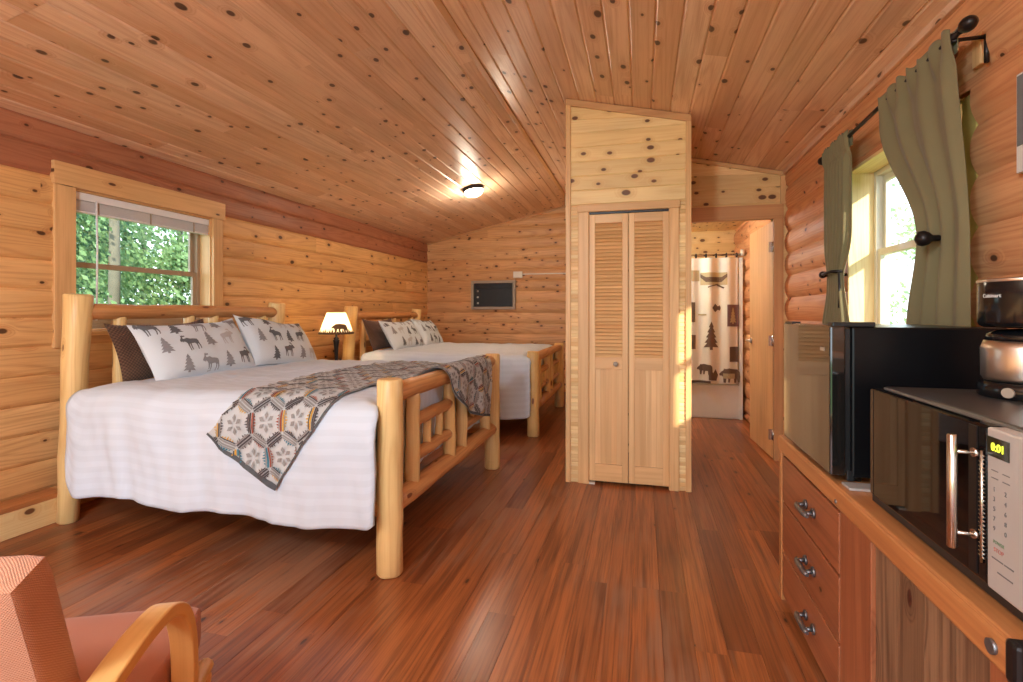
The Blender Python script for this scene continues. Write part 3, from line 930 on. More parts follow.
def comforter(label, cov, parent=None):
    mb = MB(); T = cov.total(); nx, nb = 84, 150
    def fn(i, j):
        x = cov.x0 + (cov.x1 - cov.x0) * i
        # rounded lower corners of the hanging side
        cut = .16 * (1 - math.sqrt(max(0, 1 - (max(0, .16 - (x - cov.x0)) / .16) ** 2))) + .03 * (1 - math.sqrt(max(0, 1 - (max(0, .10 - (cov.x1 - x)) / .10) ** 2)))
        cut += .015 * math.sin(x * 9 + cov.seed) + .02 * (x - cov.x0) / (cov.x1 - cov.x0) * -1
        b = (j * 2 - 1) * (T - cut)
        return cov.pt(x, b)
    mb.grid(fn, nx, nb, lambda i, j: (cov.x0 + (cov.x1 - cov.x0) * i, (j * 2 - 1) * T))
    bw = cov.W - .13
    def foot(i, j):       # hangs down inside the footboard
        p = cov.pt(cov.x1 - .001, (i * 2 - 1) * bw)
        d = j * .42; q = min(d, .03)
        return Vector((p.x + .012 * math.sin(min(d / .03, 1) * PI / 2) - .006 * sstep(.03, .2, d) + .005 * math.sin(p.y * 22) * sstep(.05, .3, d), p.y, p.z - .02 * (1 - math.cos(min(d / .03, 1) * PI / 2)) - max(0, d - .03)))
    mb.grid(foot, 90, 20, lambda i, j: (cov.x1 + j * .42, (i * 2 - 1) * bw))
    o = mb.build('comforter', M['duvet'], None, solid=.022)
    return tag(o, label, 'comforter', 'white comforters')
cov1 = Cover(-3.13, -1.258, 3.10, .985, .855, .265, 1.0)
comforter('white striped comforter on the near log bed, under the patterned throw', cov1)
cov2 = Cover(-3.03, -1.158, 5.96, .955, .845, .20, 6.0)
comforter('plain white comforter on the far bed in the corner', cov2)

# ---- pillows
MOOSE = [(0, .62), (.03, .55), (.10, .56), (.13, .48), (.16, .56), (.22, .52), (.27, .42), (.28, .2), (.26, 0), (.31, 0), (.33, .2), (.36, .38), (.40, .36), (.385, .18), (.36, .02), (.41, .02), (.44, .2), (.47, .38),
         (.68, .38), (.72, .3), (.70, .15), (.66, 0), (.71, 0), (.76, .17), (.79, .32), (.83, .3), (.84, .15), (.82, .02), (.87, .02), (.90, .18), (.90, .38), (.93, .5), (.90, .62), (.75, .66), (.55, .68), (.42, .76), (.32, .74), (.24, .72),
         (.20, .80), (.27, .85), (.36, .84), (.38, .95), (.31, .90), (.28, .98), (.23, .91), (.18, .98), (.16, .88), (.14, .80), (.10, .76), (.04, .68)]
TREE = [(0, 0), (.07, 0), (.07, .1), (.36, .08), (.2, .24), (.31, .25), (.15, .42), (.25, .44), (.11, .6), (.19, .62), (.07, .78), (.12, .8), (0, 1),
        (-.12, .8), (-.07, .78), (-.19, .62), (-.11, .6), (-.25, .44), (-.15, .42), (-.31, .25), (-.2, .24), (-.36, .08), (-.07, .1), (-.07, 0)]
BEAR = [(0, .42), (.03, .34), (.12, .34), (.18, .28), (.2, .0), (.3, .0), (.33, .25), (.4, .28), (.4, .02), (.48, .02), (.52, .26), (.68, .26), (.7, 0), (.8, 0), (.82, .2), (.86, .02), (.95, .02), (.97, .3), (.95, .55), (.85, .66), (.65, .68), (.45, .72), (.3, .68), (.22, .7), (.2, .62), (.12, .56)]
def place(shape, cx, cy, s, flip=False, rot=0.):
    out = []
    for (x, y) in shape:
        x -= (.45 if shape is not TREE else 0); y -= .5
        if flip: x = -x
        x, y = x * math.cos(rot) - y * math.sin(rot), x * math.sin(rot) + y * math.cos(rot)
        out.append((cx + x * s, cy + y * s))
    if flip: out.reverse()
    return out
def pillow(name, label, cat, c, W, Hh, T, tilt, yaw, roll, mat, prints=None, group=None, pin=0.):
    """width along y, height up the tilt; +n faces the foot of the bed"""
    m4 = Matrix.Translation(c) @ Matrix.Rotation(yaw, 4, 'Z') @ Matrix.Rotation(-tilt, 4, 'Y') @ Matrix.Rotation(roll, 4, 'X')
    sd = rnd.random() * 40
    def surf(a, b, sgn, off=0.):       # a,b in -1..1
        ia, ib = 1 - abs(a) ** 3.2, 1 - abs(b) ** 3.0
        th = T * .5 * (max(ia, 0) * max(ib, 0)) ** .55
        th *= 1 + .18 * noise.noise(Vector((a * 1.8, b * 1.8, sd)))
        th += .006 * noise.noise(Vector((a * 6, b * 6, sd + 3))) * max(ia * ib, 0)
        ww = W / 2 * a * (1 - .07 * (1 - abs(a)) * 0 - .06 * (1 - b * b) * abs(a) ** 3)
        hh = Hh / 2 * b * (1 - .09 * (1 - a * a) * abs(b) ** 3)
        hh -= .02 * (1 - a * a) * (b > 0) * b * (1 + noise.noise(Vector((a * 2, sd, 0))))
        return m4 @ Vector((sgn * th + off, ww, hh))
    mb = MB()
    mb.grid(lambda i, j: surf(i * 2 - 1, j * 2 - 1, 1), 28, 22, lambda i, j: (i * W, j * Hh))
    mb.grid(lambda i, j: surf(1 - i * 2, j * 2 - 1, -1), 28, 22, lambda i, j: (i * W, j * Hh))
    mats = [mat, M['ink_a'], M['ink_b'], M['ink_c']]
    if prints:
        for (shape, cx, cy, s, fl, ink, rot) in prints:
            poly = place(shape, cx, cy, s, fl, rot)
            poly = [(max(-W / 2 * .97, min(W / 2 * .97, p[0])), max(-Hh / 2 * .96, min(Hh / 2 * .96, p[1]))) for p in poly]
            mb.decal(poly, lambda a, b: surf(a / (W / 2), b / (Hh / 2), 1, .0022), ink, .035)
    bm_o = mb.build(name, mats)
    return tag(bm_o, label, cat, group)
def moose_prints(seed, W, Hh):
    r = random.Random(seed); L = []
    rows = [(-.13, 0), (.03, .5), (.17, .15)]
    k = 0
    for (cy, sh) in rows:
        n = 5
        for i in range(n):
            cx = -W / 2 + W * (i + .5 + (sh - .25) * .8) / n
            if (i + k) % 2 == 0: L.append((MOOSE, cx, cy + r.uniform(-.015, .015), .135, r.random() < .5, r.choice((1, 1, 2, 3)), r.uniform(-.1, .1)))
            else: L.append((TREE, cx, cy + r.uniform(-.015, .015), .125, False, r.choice((1, 2, 2)), r.uniform(-.15, .15)))
        k += 1
    return [q for q in L if abs(q[1]) < W / 2 - .05]
G = 'moose print pillows'
pillow('moose_pillow', 'white pillow printed with grey moose, nearest the window side on the near bed', 'pillow', (-2.945, 2.82, 1.028), .80, .44, .17, R(32), R(-4), R(3), M['pillow'], moose_prints(3, .80, .44), G)
pillow('moose_pillow', 'white pillow printed with grey moose on the near bed, next to the bedside lamp', 'pillow', (-2.92, 3.585, 1.028), .80, .45, .17, R(32), R(5), R(-7), M['pillow'], moose_prints(8, .8, .45), G)
pillow('moose_pillow', 'white moose print pillow on the far bed, against the brown pillow', 'pillow', (-2.85, 5.68, 1.005), .76, .42, .16, R(32), R(-3), R(0), M['pillow'], moose_prints(5, .76, .42), G)
pillow('moose_pillow', 'white moose print pillow on the far bed, closest to the corner', 'pillow', (-2.84, 6.41, 1.005), .68, .42, .16, R(32), R(3), R(-3), M['pillow'], moose_prints(11, .68, .42), G)
pillow('plush_pillow', 'dark brown plush pillow tucked behind the moose pillow on the near bed', 'pillow', (-3.15, 2.76, 1.03), .74, .40, .10, R(20), 0, R(2), M['brown_plush'], None, 'brown pillows')
pillow('plush_pillow', 'dark brown plush pillow leaning at the head of the far bed', 'pillow', (-3.05, 5.54, 1.02), .66, .40, .10, R(22), R(-2), R(0), M['brown_plush'], None, 'brown pillows')

# ---- throw over the foot of the near bed
A = [(-2.14, 2.00), (-2.06, 2.07), (-2.0, 2.2), (-2.03, 2.53), (-2.07, 2.9), (-2.06, 3.3), (-2.04, 3.6), (-2.02, 3.86)]
B = [(-1.743, 1.77), (-1.60, 1.96), (-1.46, 2.14), (-1.425, 2.5), (-1.33, 2.72), (-.98, 2.92), (-.80, 3.25), (-.70, 3.66)]
def lerp_line(P, t):
    k = t * (len(P) - 1); i = min(int(k), len(P) - 2); f = k - i
    p0 = P[max(i - 1, 0)]; p1 = P[i]; p2 = P[i + 1]; p3 = P[min(i + 2, len(P) - 1)]
    def cr(a, b, c, d): return .5 * ((2 * b) + (-a + c) * f + (2 * a - 5 * b + 4 * c - d) * f * f + (-a + 3 * b - 3 * c + d) * f ** 3)
    return (cr(p0[0], p1[0], p2[0], p3[0]), cr(p0[1], p1[1], p2[1], p3[1]))
FX, FZ = -1.19, .875      # top rail of the footboard
def throw_pt(a, b, off=0.):
    xb = a
    y = b
    wr = .006 * noise.noise(Vector((a * 6, b * 6, 2)))
    # position along the unfolded foot direction
    rise0 = -1.34
    if a <= rise0:
        d = b - cov1.yc
        # unfolded width of the side: convert flat y to the cover's running length
        ed = cov1.W - cov1.Rr
        if d < -(ed): dd = -(ed + (-(ed) - d) * 1.12)
        else: dd = d
        p, n = cov1.base(a, dd)
        return p + n * (.012 + off + wr)
    rr = .068
    top = FZ + rr - .008
    zbed = cov1.top + .02
    L1 = math.hypot(.11, top - zbed) 
    s = a - rise0
    if s < .12:
        t = s / .12; x = rise0 + .12 * t; z = zbed + (top - zbed) * sstep(0, 1, t); n = Vector((-.3, 0, .95))
        return Vector((x, y, z)) + n * (.004 + off + wr)
    s -= .12
    arc = rr * PI * .62
    if s < arc:
        th = s / rr - R(22)
        n = Vector((math.sin(th), 0, math.cos(th)))
        return Vector((FX, y, FZ)) + n * (rr + .002 + off + wr * .4)
    s -= arc
    th = arc / rr - R(22)
    x = FX + math.sin(th) * rr + .01 * sstep(0, .2, s) + .018 * math.sin(y * 17) * sstep(0, .2, s)
    z = FZ + math.cos(th) * rr - s
    return Vector((x + .004 + off + wr, y, z))
mb = MB()
def tf(i, j):
    a, b = lerp_line(A, j), lerp_line(B, j)
    return throw_pt(a[0] + (b[0] - a[0]) * i, a[1] + (b[1] - a[1]) * i)
def tuv(i, j):
    a, b = lerp_line(A, j), lerp_line(B, j)
    return (a[0] + (b[0] - a[0]) * i, a[1] + (b[1] - a[1]) * i)
mb.grid(tf, 90, 190, tuv)
# outline test for the woven pattern
outline = [lerp_line(A, k / 60) for k in range(61)] + [lerp_line(B, 1 - k / 60) for k in range(61)]
def inside(p):
    x, y = p; c = False; j = len(outline) - 1
    for i in range(len(outline)):
        xi, yi = outline[i]; xj, yj = outline[j]
        if (yi > y) != (yj > y) and x < (xj - xi) * (y - yi) / (yj - yi) + xi: c = not c
        j = i
    return c
TM = ['throw', 't_dark', 't_grey', 't_gold', 't_teal', 't_rust', 't_white', 't_edge']
rot = R(-24)
def stroke(p, q, w, ink, shift=0.):
    d = (Vector(q) - Vector(p)); n = Vector((-d.y, d.x)).normalized(); s = n * shift
    poly = [Vector(p) + n * w / 2 + s, Vector(q) + n * w / 2 + s, Vector(q) - n * w / 2 + s, Vector(p) - n * w / 2 + s]
    if all(inside(v) for v in poly) and inside((Vector(p) + Vector(q)) / 2):
        poly = [(v.x, v.y) for v in poly]
        mb.decal(poly, lambda a, b: throw_pt(a, b, .005), ink, .03)
def poly_d(poly, ink, off=.0055):
    if all(inside(v) for v in poly): mb.decal([(v[0], v[1]) for v in poly], lambda a, b: throw_pt(a, b, off), ink, .04)
hs = .102     # hexagon radius
for q in range(-14, 15):
    for r_ in range(-14, 15):
        cx = hs * 1.5 * q; cy = hs * math.sqrt(3) * (r_ + q / 2)
        ca, sa = math.cos(rot), math.sin(rot)
        px, py = -1.72 + cx * ca - cy * sa, 2.23 + cx * sa + cy * ca
        if not (-2.5 < px < -.4 and 1.5 < py < 4.1): continue
        pal = [(3, 4), (5, 1), (4, 5), (3, 1), (5, 4), (1, 3)][(q * 2 + r_ * 5) % 6]
        corners = [Vector((px + hs * math.cos(R(60 * k) + rot), py + hs * math.sin(R(60 * k) + rot))) for k in range(6)]
        c = Vector((px, py))
        for k in range(6):
            p, p2 = corners[k], corners[(k + 1) % 6]
            for (d, w_, ink) in ((.07, .008, pal[0] if k % 3 == 0 else (2 if k % 3 == 1 else 1)), (.17, .0055, 1 if (k + q) % 2 else 2)):
                for t in range(3):      # short lengths so a line stops only at the hem
                    a = p.lerp(c, d).lerp(p2.lerp(c, d), t / 3 + (.03 if t == 0 else 0)); b = p.lerp(c, d).lerp(p2.lerp(c, d), (t + 1) / 3 - (.03 if t == 2 else 0))
                    stroke(a, b, w_, ink)
            # serrated teeth pointing inward
            e0, e1 = p.lerp(c, .21), p2.lerp(c, .21)
            nT = 5
            for t in range(nT):
                if k % 3 == 2 and t == 2: continue
                f0, f1 = .10 + .80 * t / nT, .10 + .80 * (t + .7) / nT
                h = .10 + .14 * (1 - abs(t - 2) / 2.)
                u0, u1 = e0.lerp(e1, f0), e0.lerp(e1, f1)
                poly_d([u0, u1, u0.lerp(u1, .5).lerp(c, h)], pal[1] if k % 3 == 1 else (pal[0] if k % 3 == 0 else 1))
        for k in range(6):      # grey inner star round the middle
            d = Vector((math.cos(R(60 * k) + rot), math.sin(R(60 * k) + rot))) * hs * .30; e = Vector((-d.y, d.x)).normalized() * .010
            poly_d([c + d * .35, c + d - e, c + d * 1.45, c + d + e], 2)
# binding along the edges
def bind(P, inner, n=44):
    for k in range(n):
        t0, t1 = k / n, (k + 1) / n
        a0, a1 = lerp_line(P, t0), lerp_line(P, t1); c0, c1 = lerp_line(inner, t0), lerp_line(inner, t1)
        f = .014
        poly = [a0, a1, (a1[0] + (c1[0] - a1[0]) * f, a1[1] + (c1[1] - a1[1]) * f), (a0[0] + (c0[0] - a0[0]) * f, a0[1] + (c0[1] - a0[1]) * f)]
        mb.decal(poly, lambda a, b: throw_pt(a, b, .005), 7, .05)
bind(B, A); 
for k in range(12):
    a0, a1 = [Vector(A[0]).lerp(Vector(B[0]), t) for t in (k / 12, (k + 1) / 12)]
    a2, a3 = [Vector(A[1]).lerp(Vector(B[1]), t) for t in ((k + 1) / 12, k / 12)]
    poly = [a0, a1, a1.lerp(a2, .12), a0.lerp(a3, .12)]
    mb.decal([(v.x, v.y) for v in poly], lambda a, b: throw_pt(a, b, .005), 7, .05)
o = mb.build('throw_blanket', [M[k] for k in TM])
tag(o, 'geometric hexagon patterned throw draped across the foot of the near bed', 'throw blanket')

# ------------------------------------------------------------------ nightstand, lamp
ns = thing('nightstand', 'small pine nightstand under the lamp between the two log beds', 'nightstand', (-3.1, 4.56, 0))
nx0, nx1, ny0, ny1 = -3.34, -2.92, 4.36, 4.84
simple_box('nightstand_top', nx0 - .02, nx1 + .02, ny0 - .01, ny1 + .02, .635, .67, M['pine_trim'], ns, 'y', .005)
simple_box('nightstand_case', nx0, nx1, ny0, ny1, .30, .635, M['pine_trim_tan'], ns, 'y', .004)
dr = simple_box('drawer', nx1 - .002, nx1 + .014, ny0 + .03, ny1 - .03, .36, .60, M['pine_trim'], ns, 'y', .003)
mb = MB(); mb.lathe([(.008, 0), (.008, .015), (.016, .02), (.014, .03), (.004, .033)], (nx1 + .014, (ny0 + ny1) / 2, .48), 12, axis='x'); mb.build('knob', M['bronze'], dr)
for (a, b) in ((nx0 + .03, ny0 + .03), (nx1 - .03, ny0 + .03), (nx0 + .03, ny1 - .03), (nx1 - .03, ny1 - .03)):
    mb = MB(); mb.tube([(a, b, 0), (a, b, .3)], [.022, .028], 12); mb.build('leg', M['log_peeled'], ns)
lx, ly = -3.10, 4.66
lamp = thing('table_lamp', 'lit bedside lamp with bear on its cream shade and dark turned base', 'lamp', (lx, ly, .67))
mb = MB(); mb.lathe([(.075, 0), (.075, .012), (.06, .02), (.03, .03), (.022, .05), (.016, .12), (.022, .24), (.03, .30), (.034, .315), (.022, .325), (.03, .335), (.012, .35), (.01, .40)], (lx, ly, .67), 20)
mb.build('lamp_base', M['bronze'], lamp)
z0, z1, r0, r1 = 1.055, 1.275, .172, .095
mb = MB()
mb.lathe([(r0, z0), (r0 * .985, z0 + .012), (r1, z1)], (lx, ly, 0), 32, caps=False)
sh = mb.build('lamp_shade', M['shade'], lamp)
def shade_pt(a, b):    # a = angle, b = height
    r = r0 + (r1 - r0) * (b - z0) / (z1 - z0) + .002
    return Vector((lx + r * math.cos(a), ly + r * math.sin(a), b))
face = math.atan2(-ly, -lx)
mb = MB()
mb.decal([(face + .25 + (p[0] - .5) * 1.15, z0 + .018 + p[1] * .125) for p in BEAR], shade_pt, 0, .08)
for k in range(40):
    a = face + k * 2 * PI / 40
    mb.decal([(a, z0 + .012), (a + .16, z0 + .012), (a + .08, z0 + .030 + .012 * (k % 3))], shade_pt, 0, .1)
mb.build('bear_silhouette', M['shade_print'], sh)
mb = MB(); mb.lathe([(r0 + .004, z0 - .004), (r0 + .006, z0 + .008), (r0 + .002, z0 + .016)], (lx, ly, 0), 32, caps=False); mb.build('shade_rim', M['shade_print'], sh)
mb = MB()
for k in range(3):
    a = k * 2 * PI / 3; mb.tube([(lx, ly, 1.09), (lx + (r0 - .006) * math.cos(a), ly + (r0 - .006) * math.sin(a), 1.07)], .0025, 6)
mb.build('shade_spider', M['bronze'], sh)
mb = MB(); mb.lathe([(.012, 1.07), (.014, 1.09), (.028, 1.13), (.03, 1.15), (.02, 1.175), (.004, 1.183)], (lx, ly, 0), 16); mb.build('bulb', M['bulb'], lamp)

# ------------------------------------------------------------------ far wall: air conditioner, cord channel; ceiling light
def at_far(px, py, Y=YF - .02):
    u = (px - 511.5) / 505; v = (313 - py) / 505; c, s = math.cos(R(14.5)), math.sin(R(14.5))
    d = Y / (u * s + c); return (d * (u * c - s), Y, H + d * v)
a0 = at_far(472, 281); a1 = at_far(516, 310)
x0, x1, zb0, zt0 = a0[0], a1[0], at_far(472, 309.5)[2], a0[2]
ac = thing('air_conditioner', 'through-wall air conditioner with tan frame and dark grille on far wall', 'air conditioner', ((x0 + x1) / 2, YF - .02, zb0))
mb = MB()
t = .045
mb.box(x0, x1, YF - .075, YF + .02, zt0 - t, zt0, 'x'); mb.box(x0, x1, YF - .075, YF + .02, zb0, zb0 + t, 'x'); mb.box(x0, x0 + t, YF - .075, YF + .02, zb0 + t, zt0 - t, 'z'); mb.box(x1 - t, x1, YF - .075, YF + .02, zb0 + t, zt0 - t, 'z')
mb.build('ac_frame', M['ac_frame'], ac, bevel=.006)
simple_box('ac_body', x0 + t, x1 - t, YF - .05, YF + .02, zb0 + t, zt0 - t, M['ac_dark'], ac, bevel=.004)
mb = MB(); gz0, gz1 = zb0 + t + .015, zt0 - t - .11
for k in range(13):
    z = gz0 + (gz1 - gz0) * k / 12; mb.box(x0 + t + .13, x1 - t - .02, YF - .06, YF - .048, z - .006, z + .006, 'x')
mb.build('ac_grille', M['black_plastic'], ac)
simple_box('air_outlet', x0 + t + .02, x1 - t - .02, YF - .058, YF - .048, zt0 - t - .09, zt0 - t - .015, M['black_gloss'], ac)
for k in range(3):
    mb = MB(); mb.lathe([(.016, 0), (.016, -.012), (.012, -.016)], (x0 + t + .07, YF - .05, zb0 + t + .06 + k * .10), 12, axis='y'); mb.build('ac_knob', M['vinyl'] if k < 2 else M['ac_frame'], ac)
b0 = at_far(513.5, 278); b1 = at_far(522.5, 271.5)
cc = thing('cord_channel', 'thin white cord channel with small outlet box beside the air conditioner', 'cord channel', (b1[0], YF - .02, b0[2]))
simple_box('outlet_box', b0[0], b1[0], YF - .05, YF + .0, b0[2], b1[2], M['white_plastic'], cc, bevel=.004)
zz = (b0[2] + b1[2]) / 2 + .008
simple_box('channel', b1[0], -.56, YF - .032, YF + .0, zz - .009, zz + .009, M['white_plastic'], cc)
mb = MB(); mb.tube([(b0[0] + .03, YF - .035, b0[2] + .01), (b0[0] + .02, YF - .04, b0[2] - .06), (b0[0] + .04, YF - .03, b0[2] - .2), (b0[0] + .04, YF - .035, zb0 + .1)], .005, 8); mb.build('power_cord', M['ac_frame'], cc)
# ceiling light on the left slope
u, v = (473 - 511.5) / 505, (313 - 188) / 505
c_, s_ = math.cos(R(14.5)), math.sin(R(14.5))
best = None
for k in range(400):
    d = 2 + k * .015; X = d * (u * c_ - s_); Z = H + d * v
    e = abs(zc(X) - Z)
    if best is None or e < best[0]: best = (e, X, d * (u * s_ + c_), Z)
_, clx, cly, clz = best
cl = thing('ceiling_light', 'lit round glass ceiling light on the left ceiling slope', 'ceiling light', (clx, cly, zc(clx)))
sl = math.atan2(RZ - ZL, RX - XL)
m4 = Matrix.Translation((clx, cly, zc(clx))) @ Matrix.Rotation(-sl, 4, 'Y')
def lathe_m(name, prof, m4, n, mat, parent):
    mb = MB(); mb.lathe(prof, (0, 0, 0), n); mb.v = [tuple(m4 @ Vector(p)) for p in mb.v]; return mb.build(name, mat, parent)
lathe_m('light_base', [(.13, .02), (.132, -.03), (.122, -.04), (.05, -.04)], m4, 28, M['bronze'], cl)
lathe_m('light_dome', [(.118, -.036), (.112, -.06), (.09, -.085), (.05, -.102), (.01, -.108)], m4, 28, M['dome'], cl)

# ------------------------------------------------------------------ bathroom things
tub = thing('bathtub', 'white bathtub beneath the cabin print shower curtain', 'bathtub', (.7, 6.9, 0))
mb = MB(); tx0, tx1, ty0, ty1 = -.19, 1.155, 6.50, 7.22
mb.box(tx0, tx1, ty0, ty0 + .06, 0, .41, 'x'); mb.box(tx0, tx1, ty1 - .06, ty1, 0, .41, 'x'); mb.box(tx0, tx0 + .08, ty0 + .06, ty1 - .06, 0, .41, 'x'); mb.box(tx1 - .08, tx1, ty0 + .06, ty1 - .06, 0, .41, 'x'); mb.box(tx0 + .03, tx1 - .03, ty0 + .03, ty1 - .03, .02, .1, 'x')
mb.build('tub_shell', M['tub'], tub, bevel=.012)
simple_box('surround_edge', 1.118, 1.158, ty0 - .008, ty0 + .05, 0, 1.93, M['tub'], tub)
rod = thing('shower_rod', 'chrome shower rod holding the printed bath curtain', 'shower rod', (.5, 6.52, 1.97))
mb = MB(); mb.tube([(-.195, 6.52, 1.97), (1.19, 6.52, 1.97)], .012, 12); mb.build('rod', M['chrome'], rod)
mb = MB(); mb.tube([(1.14, 6.52, 1.99), (1.18, 6.52, 1.99)], .04, 16); mb.build('rod_flange', M['white_plastic'], rod)
def sc_pt(a, b, off=0.):
    k = sstep(1.9, .4, b)
    return Vector((a + .0 * k, 6.46 + .022 * math.sin(a * 30) + .012 * math.sin(a * 13 + 1) - off, b))
sc = thing('shower_curtain', 'cream shower curtain printed with bears, canoe, trees and pine cones', 'shower curtain', (.6, 6.46, .4))
mb = MB(); X0, X1, Z0, Z1 = .0, 1.10, .425, 1.93
mb.grid(lambda i, j: sc_pt(X0 + (X1 - X0) * i, Z0 + (Z1 - Z0) * j), 90, 24, lambda i, j: (i, j * 1.5))
lay = [.003]
def spr(poly, ink):
    lay[0] += .0004; o_ = lay[0]
    mb.decal(poly, lambda a, b: sc_pt(a, b, o_), ink, .02, 5)
def rect(x, z, w, h): return [(x - w / 2, z - h / 2), (x + w / 2, z - h / 2), (x + w / 2, z + h / 2), (x - w / 2, z + h / 2)]
spr(rect(.83, 1.68, .30, .15), 2); spr([(.68, 1.70), (.74, 1.64), (.92, 1.64), (.98, 1.70), (.98, 1.74), (.92, 1.70), (.74, 1.70), (.68, 1.74)], 1)
spr([(.76, 1.57), (.80, 1.585), (.86, 1.60), (.94, 1.56), (.95, 1.575), (.87, 1.62), (.8, 1.60), (.76, 1.585)], 1)
spr(rect(.62, 1.72, .10, .13), 2); spr(rect(.585, 1.28, .07, .24), 1); spr(rect(.585, .82 + .1, .08, .17), 1)
spr(rect(1.045, 1.24, .13, .26), 3); spr([(p[0] * .11 + 1.045, p[1] * .2 + 1.14) for p in TREE], 2)
spr(rect(1.055, .78, .10, .18), 1)
spr([(p[0] * .24 + .80, p[1] * .34 + .83) for p in TREE], 1)
spr(place(BEAR, .72, .62, .18), 1); spr(place(BEAR, 1.0, .56, .24), 1); spr(rect(1.0, .47 + .05, .13, .06), 2)
spr([(.86 + .05 * math.cos(a), 1.33 + .055 * math.sin(a) * (1 if k % 2 else .4)) for k, a in enumerate([2 * PI * i / 10 for i in range(10)])], 1)
spr(rect(.70, 1.25, .09, .018), 2)
spr([(.77, .47), (.86, .46), (.88, .53), (.85, .60), (.82, .55), (.80, .61), (.77, .55)], 1)
spr(rect(.68, .445, .22, .03), 1)
mb.build('curtain_cloth', [M['shower'], M['s_brown'], M['s_tan'], M['s_plum']], sc)
for k in range(10):
    x = .06 + k * .115; mb = MB()
    pts = [(x, 6.52 + .03 * math.sin(a), 1.955 + .032 * math.cos(a)) for a in [2 * PI * i / 12 for i in range(12)]]
    mb.tube(pts + [pts[0]], .008, 6); mb.build('curtain_ring', M['bronze'], sc)

# ------------------------------------------------------------------ curtains at the right window
ROD_X, ROD_Z0, ROD_Z1 = 1.085, 2.215, 2.265
def rod_z(y): return ROD_Z0 + (ROD_Z1 - ROD_Z0) * (3.497 - y) / (3.497 - 2.087)
cr = thing('curtain_rod', 'dark metal curtain rod with oval finials above the right window', 'curtain rod', (ROD_X, 2.8, 2.24))
mb = MB(); mb.tube([(ROD_X, 3.48, rod_z(3.48)), (ROD_X, 2.10, rod_z(2.10))], .010, 12); mb.build('rod', M['bronze'], cr)
for (y, sg, s) in ((3.475, 1, .7), (2.125, -1, .72)):
    mb = MB(); prof = [(.010, 0), (.017, .008), (.011, .016), (.024, .034), (.034, .056), (.036, .076), (.030, .096), (.014, .110), (.002, .114)]
    mb.lathe([(r * s, h * sg * s) for r, h in prof], (ROD_X, y, rod_z(y)), 18, axis='y'); mb.build('finial', M['bronze'], cr)
for y in (3.44, 2.165):
    mb = MB(); z = rod_z(y)
    mb.tube([(ROD_X, y, z - .012), (ROD_X + .02, y, z - .008), (XR - .022, y, z - .008)], .007, 8)
    mb.tube([(XR - .022, y, z + .0), (XR - .022, y, z - .10)], .008, 8); mb.tube([(ROD_X, y - .006, z), (ROD_X, y + .006, z)], .016, 12)
    mb.build('bracket', M['bronze'], cr)
blk = simple_box('bracket_block', XR - .03, XR + .0, 2.185, 2.235, 2.17, 2.285, M['pine_trim'], None, 'z', .004)
tag(blk, 'small pine mounting block behind the near curtain rod bracket', 'wood block')

def curtain(label, y_top0, y_top1, prof, z_bot, nf, seed, hold):
    """prof(t) gives (y0, y1, x) at height z; folds run vertically. hold is the tie-back height"""
    o = thing('curtain', label, 'curtain', (ROD_X, (y_top0 + y_top1) / 2, z_bot), 'olive curtains on the right window')
    mb = MB()
    def fn(i, j):
        z = z_bot + (2.29 - z_bot) * j
        y0, y1, amp, xo = prof(z)
        zr_ = rod_z(y0 + (y1 - y0) * i)
        topf = sstep(zr_ - .12, zr_ + .01, z)
        y = y0 + (y1 - y0) * i
        ph = i * nf * 2 * PI + seed + .8 * noise.noise(Vector((i * 3, z * 1.1, seed)))
        f = math.sin(ph) + .35 * math.sin(ph * 2.1 + 1)
        x = ROD_X + xo + amp * f * (1 - topf * .55)
        if topf > 0:
            x = x * (1 - topf) + topf * (ROD_X - .013 + .010 * math.sin(i * nf * 4 * PI + seed))
        z2 = z - 2.29 + (zr_ + .03) if z > 2.1 else z
        if z > 2.1:
            t = (z - 2.1) / .19; z2 = 2.1 + t * (zr_ + .028 - 2.1)
            z2 += .008 * math.sin(i * nf * 5 * PI) * t
        return Vector((x, y, z2))
    mb.grid(fn, 110, 60, lambda i, j: (i * 1.1, j * 1.2))
    mb.build('curtain_panel', M['curtain'], o, solid=.003)
    mb = MB()   # pocket behind the rod
    mb.grid(lambda i, j: Vector((ROD_X + .013 + .006 * math.sin(i * nf * 4 * PI), y_top0 + (y_top1 - y_top0) * i, rod_z(y_top0 + (y_top1 - y_top0) * i) - .05 + .085 * j)), 60, 4)
    mb.build('rod_pocket', M['curtain'], o, solid=.003)
    return o
def profL(z):   # far curtain, gathered at z ~1.46
    k = math.exp(-((z - 1.47) / .13) ** 2) if z > 1.47 else math.exp(-((z - 1.47) / .22) ** 2)
    y0 = 3.10 + .10 * k; y1 = 3.46 - .04 * k + .04 * sstep(1.4, 1.2, z)
    return y0, y1, .016 * (1 - .4 * k), 0.
curtain('olive curtain panel at the far side of the right window', 3.10, 3.46, profL, 1.15, 6.5, 1., 1.47)
def profR(z):   # near curtain: left edge swept back to the hold-back
    zt = 1.575
    if z > zt: y1 = 2.70 - .32 * sstep(2.15, zt, z)
    else: y1 = 2.38 + .07 * sstep(zt, 1.2, z)
    y0 = 2.155 - .085 * sstep(2.25, 1.5, z)
    k = math.exp(-((z - zt) / .16) ** 2)
    return y0, y1, .015 - .004 * k, .0
curtain('olive curtain panel at the near side, swept back over a dark knob', 2.155, 2.70, profR, 1.15, 3.2, 3., 1.575)
